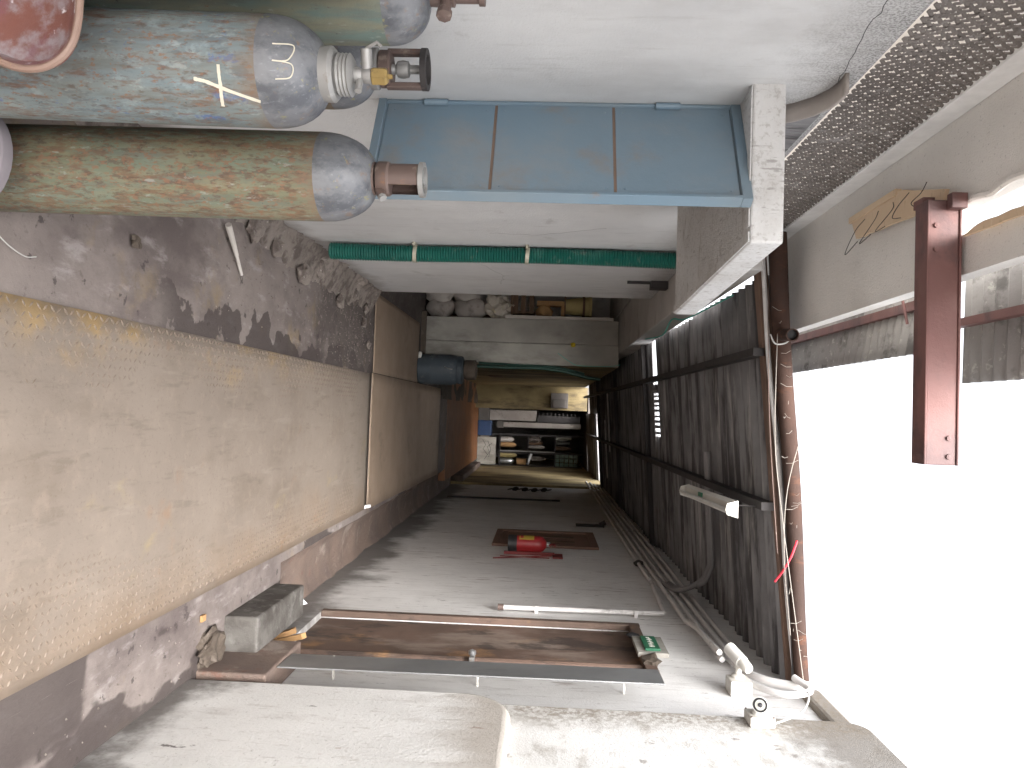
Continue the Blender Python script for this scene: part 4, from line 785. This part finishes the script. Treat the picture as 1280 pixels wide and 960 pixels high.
canister(.72, .526, .07, .34, 'sack_lt', 'pale_jar', 'pale jar on the lower rack shelf, left side', 'jar')
canister(.86, .526, .06, .4, 'plank', 'brown_jar', 'brown jar beside the pale jar', 'jar')
canister(.70, 1.247, .08, .3, 'rubble', 'round_pot', 'round pot on the middle rack shelf', 'pot')
canister(.9, 1.247, .05, .4, 'sack', 'pale_bottle', 'pale bottle on the middle rack shelf', 'bottle')
tag(B('orange_box', 'plank', 1.20, 19.22, .95, 1.34, 19.4, 1.18), 'small orange box above the silver flask', 'box')
tag(B('parts_tray', 'silver', 1.06, 19.2, 1.247, 1.34, 19.45, 1.30, rot=Matrix.Rotation(R(18), 3, 'Y')), 'tilted shiny metal tray on the middle rack shelf', 'tray')
rc = random.Random(5)
names = [('tin_can', 'greyiron', 'tin'), ('oil_jar', 'brownwood', 'jar'), ('paint_pot', 'rubble', 'pot'), ('plastic_jug', 'pvc_dirty', 'jug')]
places = ['at the left end of the middle shelf', 'second along the middle shelf', 'behind the tilted tray', 'at the left of the upper shelf', 'second along the upper shelf', 'third along the upper shelf', 'on the rack floor left', 'on the rack floor middle', 'on the rack floor right']
for q, (x, z) in enumerate(((.64, 1.247), (.80, 1.247), (1.2, 1.31), (.66, 1.926), (.78, 1.926), (.92, 1.926), (.68, -.005), (.86, -.005), (1.2, -.005))):
    nm, mt, ct = names[q % 4]; hh = rc.uniform(.22, .4)
    tag(MB().lathe([(.05, z), (.055, z + .02), (.055, z + hh * .7), (.03, z + hh * .85), (.03, z + hh)], (x, 19.5 - .1 * (q % 2), 0), 12).build(nm, mt, None, smooth=True, origin=(x, 19.4, z)), nm.replace('_', ' ') + ' ' + places[q] + ' of the far rack', ct)
gbs = thing('glass_block_stack', (1.2, 19.35, 1.925), 'stack of greenish glass blocks on the upper rack shelf', 'glass blocks')
for i in range(3):
    for j in range(5): B('glass_block', 'gl_green', 1.06 + .105 * i, 19.3, 1.926 + .115 * j, 1.155 + .105 * i, 19.4, 2.031 + .115 * j, gbs, bevel=.01)

# ================================================================== GAS CYLINDERS
def gas_cylinder(x, y, r, zsh, ztop, mat, label, top, lean=(0, 0), seg=40):
    """zsh = where the shoulder starts, ztop = neck height"""
    t = thing('gas_cylinder', (x, y, 0), label, 'gas cylinder', 'gas cylinders by the left wall')
    def P(m):
        m.v = [(a + lean[0] * c, b + lean[1] * c, c) for a, b, c in m.v]; return m
    P(MB().lathe([(r * .9, 0), (r, .02), (r, zsh * .35), (r * 1.003, zsh * .5), (r, zsh)], (x, y, 0), seg)).build('body', mat, t, smooth=True)
    h = ztop - zsh
    P(MB().lathe([(r * 1.0, zsh)] + [(r * (.30 + .70 * math.cos(R(a))), zsh + h * math.sin(R(a)) * .97) for a in range(10, 91, 10)] + [(.03, ztop)], (x, y, 0), seg)).build('shoulder', 'dome', t, smooth=True)
    def T(m, name, mt, sm=True, **k): return P(m).build(name, mt, t, smooth=sm, **k)
    c = (x, y, 0)
    if top == 'cap':           # tubular open guard with an end ring
        T(MB().lathe([(.034, ztop - .02), (.044, ztop - .012), (.044, ztop + .0)], c, 24), 'neck_ring', 'oldiron')
        z0 = ztop + .005
        T(MB().lathe([(.043, z0), (.046, z0 + .004), (.046, z0 + .03), (.042, z0 + .035)], c, 28), 'guard_collar', 'oldiron')
        T(MB().lathe([(.041, z0 + .03), (.041, z0 + .115), (.036, z0 + .115), (.036, z0 + .03), (.041, z0 + .03)], c, 24, a0=30, a1=305), 'guard_shell', 'oldiron')
        T(MB().lathe([(.041, z0 + .112), (.047, z0 + .115), (.047, z0 + .128), (.036, z0 + .128), (.036, z0 + .115), (.041, z0 + .112)], c, 28), 'guard_ring', 'greyiron')
        T(MB().tube([(x, y, z0), (x, y, z0 + .09)], .014, 12), 'valve_stem', 'brass'); T(MB().box(x - .034, y - .004, z0 + .116, x + .034, y + .004, z0 + .122).box(x - .004, y - .034, z0 + .1161, x + .004, y + .034, z0 + .1219), 'handwheel', 'silver', False)
        T(MB().tube([(x + .03, y - .015, z0 + .005), (x + .055, y - .03, z0 + .02)], .012, 8), 'lug', 'oldiron'); T(MB().lathe([(.005, 0), (.011, .0), (.011, .01), (.005, .01)], (x + .055, y - .03, z0 + .018), 12, axis=(1, -.4, .7)), 'lug_bolt', 'greyiron')
    elif top == 'valve':       # bare brass valve on a heavy neck ring
        T(MB().lathe([(.04, ztop - .03), (.056, ztop - .022), (.058, ztop + .012), (.050, ztop + .02), (.044, ztop + .02)], c, 30), 'neck_ring', 'greyiron')
        T(MB().lathe([(.040, ztop + .02)] + [((.045 if k % 2 else .042), ztop + .022 + .004 * k) for k in range(8)] + [(.036, ztop + .056), (.02, ztop + .058)], c, 28), 'threaded_neck', 'greyiron')
        T(MB().lathe([(.016, ztop + .056), (.018, ztop + .065), (.014, ztop + .075), (.017, ztop + .08), (.017, ztop + .095)], c, 14), 'valve_body', 'greyiron')
        T(MB().tube([(x - .005, y, ztop + .085), (x - .05, y - .02, ztop + .085)], .012, 10), 'outlet', 'greyiron')
        T(MB().tube([(x + .0, y, ztop + .07), (x + .04, y - .014, ztop + .07)], .008, 8), 'safety_plug', 'greyiron')
        T(MB().lathe([(.016, ztop + .095), (.019, ztop + .097), (.019, ztop + .125), (.014, ztop + .13), (.006, ztop + .13), (.005, ztop + .14)], c, 6), 'brass_nut', 'brass', False)
        T(MB().tube([(x - .05, y - .02, ztop + .085), (x - .06, y - .03, ztop + .11), (x - .05, y - .03, ztop + .12)], .004, 6), 'hook', 'greyiron')
    elif top == 'cage':        # guard with two posts and a top bar, valve inside
        T(MB().lathe([(.05, ztop - .02), (.055, ztop - .01), (.055, ztop + .01), (.048, ztop + .014)], c, 28), 'neck_ring', 'greyiron')
        z0 = ztop + .014
        T(MB().lathe([(.045, z0), (.05, z0 + .004), (.05, z0 + .03), (.045, z0 + .034)], c, 24), 'cage_collar', 'oldiron')
        for s_ in (-1, 1): T(MB().box(x + s_ * .047 - .008, y - .012, z0 + .02, x + s_ * .047 + .008, y + .012, z0 + .13), 'cage_post', 'oldiron', False, bevel=.003)
        T(MB().lathe([(.04, z0 + .118), (.056, z0 + .118), (.056, z0 + .134), (.04, z0 + .134), (.04, z0 + .118)], c, 24), 'cage_ring', 'darkiron')
        T(MB().lathe([(.012, z0), (.016, z0 + .03), (.012, z0 + .045), (.021, z0 + .05), (.024, z0 + .065), (.021, z0 + .08), (.012, z0 + .085), (.012, z0 + .12)], c, 14), 'valve', 'greyiron')
    elif top == 'spindle':     # long dark capped spindle with side nut
        T(MB().lathe([(.028, ztop - .01), (.03, ztop + .02), (.024, ztop + .03), (.028, ztop + .034), (.03, ztop + .055), (.022, ztop + .058), (.022, ztop + .11), (.027, ztop + .112), (.027, ztop + .125)], c, 18), 'valve_spindle', 'oldiron')
        T(MB().tube([(x + .01, y, ztop + .04), (x + .055, y - .02, ztop + .036)], .013, 10), 'side_outlet', 'oldiron'); T(MB().lathe([(.0, -.008), (.018, -.006), (.018, .008), (0, .012)], (x + .058, y - .021, ztop + .036), 8, axis=(1, -.4, 0)), 'outlet_cap', 'oldiron', False)
    return t
gas_cylinder(-.622, 2.02, .118, .985, 1.125, 'cyl_green', 'gas cylinder of rust-mottled green with open tubular valve guard, nearest the alley', 'cap', (.006, 0))
cb = gas_cylinder(-.735, 1.60, .116, .99, 1.11, 'cyl_blue', 'blue-grey gas cylinder with a chalk cross and bare brass valve', 'valve', (.020, 0))
gas_cylinder(-.945, 1.69, .112, 1.215, 1.31, 'cyl_plain', 'tall sage green gas cylinder with bright dome, by the wall behind the chalked one', 'spindle')
gas_cylinder(-.925, 1.46, .105, 1.16, 1.25, 'cyl_dark', 'dark green gas cylinder at the photo edge, against the wall', 'spindle')
gas_cylinder(-.935, 2.06, .108, .985, 1.10, 'cyl_brown', 'brown-green gas cylinder with cage guard, half hidden behind the chalked one', 'cage')
# chalk marks on the blue-grey cylinder
def chalk(pts, w_, r=.1172):
    m = MB(); P = []
    for i in range(len(pts) - 1):
        for k in range(8):
            t = k / 8; P.append((pts[i][0] * (1 - t) + pts[i + 1][0] * t, pts[i][1] * (1 - t) + pts[i + 1][1] * t))
    P.append(pts[-1]); dirs = []
    for i, (a, z) in enumerate(P):
        a2, z2 = P[min(i + 1, len(P) - 1)]; a1, z1 = P[max(i - 1, 0)]
        du, dz = R(a2 - a1) * r, z2 - z1; l = math.hypot(du, dz) or 1; w2 = w_ * (.75 + .5 * abs(mnoise.noise(Vector((i * .7, w_ * 900, 1)))))
        for s_ in (-1, 1):
            aa = R(a) + s_ * w2 * (-dz / l) / r; zz = z + s_ * w2 * du / l
            m.v.append((-.735 + .020 * zz + r * math.cos(aa), 1.60 + r * math.sin(aa), zz))
    m.f = [(2 * i, 2 * i + 1, 2 * i + 3, 2 * i + 2) for i in range(len(P) - 1)]
    m.build('chalk_mark', 'chalk', cb)
chalk([(-58, .862), (-56, .885), (-47, .933), (-37, .992)], .0042); chalk([(-72, .917), (-53, .916), (-30, .908)], .0038)
def dome_chalk(pts):
    m = MB(); h = .12; zsh = .99; r = .116; V = []
    for az, el in pts:
        rr = r * (.30 + .70 * math.cos(R(el))) + .0015; zz = zsh + h * math.sin(R(el)) * .97
        V.append((-.735 + .02 * zz + rr * math.cos(R(az)), 1.60 + rr * math.sin(R(az)), zz + .001))
    m.tube(smoothpath(V), .0014, 5).build('chalk_mark', 'chalk', cb)
dome_chalk([(-95, 18), (-98, 40), (-80, 34), (-78, 18), (-76, 38), (-62, 36), (-60, 20)])

# wheelbarrow pan stood on end in front of the cylinders
pn = thing('wheelbarrow_pan', (-.8, 1.28, 0), 'chipped red metal wheelbarrow pan stood on end before the gas cylinders', 'wheelbarrow pan')
rim = [(-1.02, .776), (-.85, .776), (-.68, .775), (-.645, .774), (-.612, .768), (-.585, .752), (-.567, .728), (-.56, .70), (-.562, .67), (-.574, .635), (-.586, .60), (-.592, .56), (-.595, .45), (-.60, .25), (-.62, .10), (-.66, .04), (-.75, .02), (-.95, .02), (-1.02, .05), (-1.04, .2), (-1.04, .7)]
rim = [(p.x, p.y) for p in smoothpath([(a, b, 0) for a, b in rim + rim[:1]], 4)][:-1]
cx, cz = -.80, .42
def ring(k, dy): return [(cx + (x - cx) * k, 1.245 + dy + .03 * (z - .4), cz + (z - cz) * k) for x, z in rim]
rings = [ring(1, 0), ring(.955, .012), ring(.90, .045), ring(.80, .075), ring(.5, .085), ring(.02, .087)]
n_ = len(rim); m = MB(); m.v = [p for r_ in rings for p in r_]
m.f = [(i * n_ + k, i * n_ + (k + 1) % n_, (i + 1) * n_ + (k + 1) % n_, (i + 1) * n_ + k) for i in range(5) for k in range(n_)]
o = m.build('pan_inside', 'pan_in', pn, smooth=True)
rings = [ring(1, .004), ring(.945, .02), ring(.90, .06), ring(.80, .10), ring(.02, .12)]
m = MB(); m.v = [p for r_ in rings for p in r_]; m.f = [(i * n_ + k, i * n_ + (k + 1) % n_, (i + 1) * n_ + (k + 1) % n_, (i + 1) * n_ + k) for i in range(4) for k in range(n_)]
m.build('pan_outside', 'pan_out', pn, smooth=True)
rr_ = ring(1, .0); MB().tube(rr_ + rr_[:1], .0065, 8, caps=False).build('rolled_rim', 'pan_rim', pn, smooth=True)
wh = thing('small_wheel', (-.59, 1.76, 0), 'grey rubber trolley wheel at the foot of the gas cylinders', 'wheel')
MB().lathe([(.10, -.028), (.135, -.028), (.15, -.015), (.152, 0), (.15, .015), (.135, .028), (.10, .028), (.10, -.028)], (-.575, 1.78, .135), 36, axis=(0, 1, .1)).build('tyre', 'rubber', wh, smooth=True)
MB().lathe([(.02, -.03), (.06, -.012), (.099, -.02), (.099, .02), (.06, .012), (.02, .03)], (-.575, 1.78, .135), 28, axis=(0, 1, .1)).build('rim', 'greyiron', wh, smooth=True)

# rubble, pebbles and litter on the left floor
rs = random.Random(11); labs = []
spots = [(-.93, 4.0, .06, 'flat brownish stone lying just right of the green cylinder'), (-.90, 4.35, .05, 'dark cracked lump at the foot of the white wall'), (-.84, 4.85, .055, 'pale plaster lump below the green hose'), (-.95, 5.2, .06, 'largest pale plaster chunk past the hose foot'), (-.80, 5.75, .045, 'grey plaster chunk midway to the steel bay plate'), (-.93, 6.2, .05, 'dark plaster chunk near the wall end'), (-.72, 6.55, .035, 'small pale chunk by the side bay plate'), (-.55, 6.75, .03, 'small white chunk at the plate corner'), (-.60, 2.85, .022, 'small dark pebble alone on the pinkish concrete'), (-.86, 6.6, .04, 'brown chunk at the very end of the wall foot')]
for i, (x, y, r_, lab) in enumerate(spots):
    tag(lump((x, y, r_ * .25), r_, i + 20, (1.2, 1.5, .55), .7, 1.8, 2).build('rubble_piece', 'rubble' if i != 8 else 'mud', None, origin=(x, y, 0)), lab, 'rubble')
pb_ = MB()
for k in range(1100):
    z_ = rs.random()
    if z_ < .75: x, y = WL + .05 + abs(rs.gauss(0, .25)), rs.uniform(3.6, 6.9)
    elif z_ < .96: x, y = rs.uniform(-.75, -.33), rs.uniform(5.6, 6.9)
    else: x, y = rs.uniform(1.0, 1.30), rs.uniform(2.4, 3.85)
    if x > -.31 and x < .95: continue
    s_ = rs.uniform(.0015, .006); zz = -.012
    pb_.add([(x - s_, y, zz), (x, y - s_, zz), (x + s_, y, zz), (x, y + s_ * 1.2, zz), (x + s_ * .2, y, zz + s_ * 1.1)], [(0, 1, 4), (1, 2, 4), (2, 3, 4), (3, 0, 4)])
stuff(tag(pb_.build('grit', 'rubble', None), 'scattered pale grit and plaster crumbs on the concrete', 'grit'))
tag(MB().tube([(-.86, 3.62, .03), (-.74, 3.78, .012)], .014, 8, rad=[.017, .011]).tube([(-.74, 3.78, .012), (-.66, 3.88, .0)], .009, 8).build('bamboo_stick', 'sack_lt', None, origin=(-.8, 3.7, 0)), 'short pale bamboo stick lying beside the green cylinder', 'stick')
tag(MB().tube(smoothpath([(-.50, 2.05, .0), (-.44, 2.14, .012), (-.42, 2.24, .0), (-.43, 2.3, -.005)]), .002, 5).build('wire_offcut', 'wire_lt', None, origin=(-.5, 2.1, 0)), 'thin pale wire offcut on the concrete near the wheel', 'wire')
mb_ = tag(lump((1.22, 3.72, .0), .10, 33, (.9, 1.3, .45), .7, 2.2, 3).build('wet_debris', 'mud', None, origin=(1.22, 3.72, 0)), 'wet dark debris heap against the concrete block', 'debris')
tag(B('loose_leaf', 'plank', 1.03, 3.60, -.006, 1.06, 3.64, .006), 'single small orange leaf on the concrete before the block', 'leaf')
for o in bpy.data.objects:
    if '_o' in o: del o['_o']
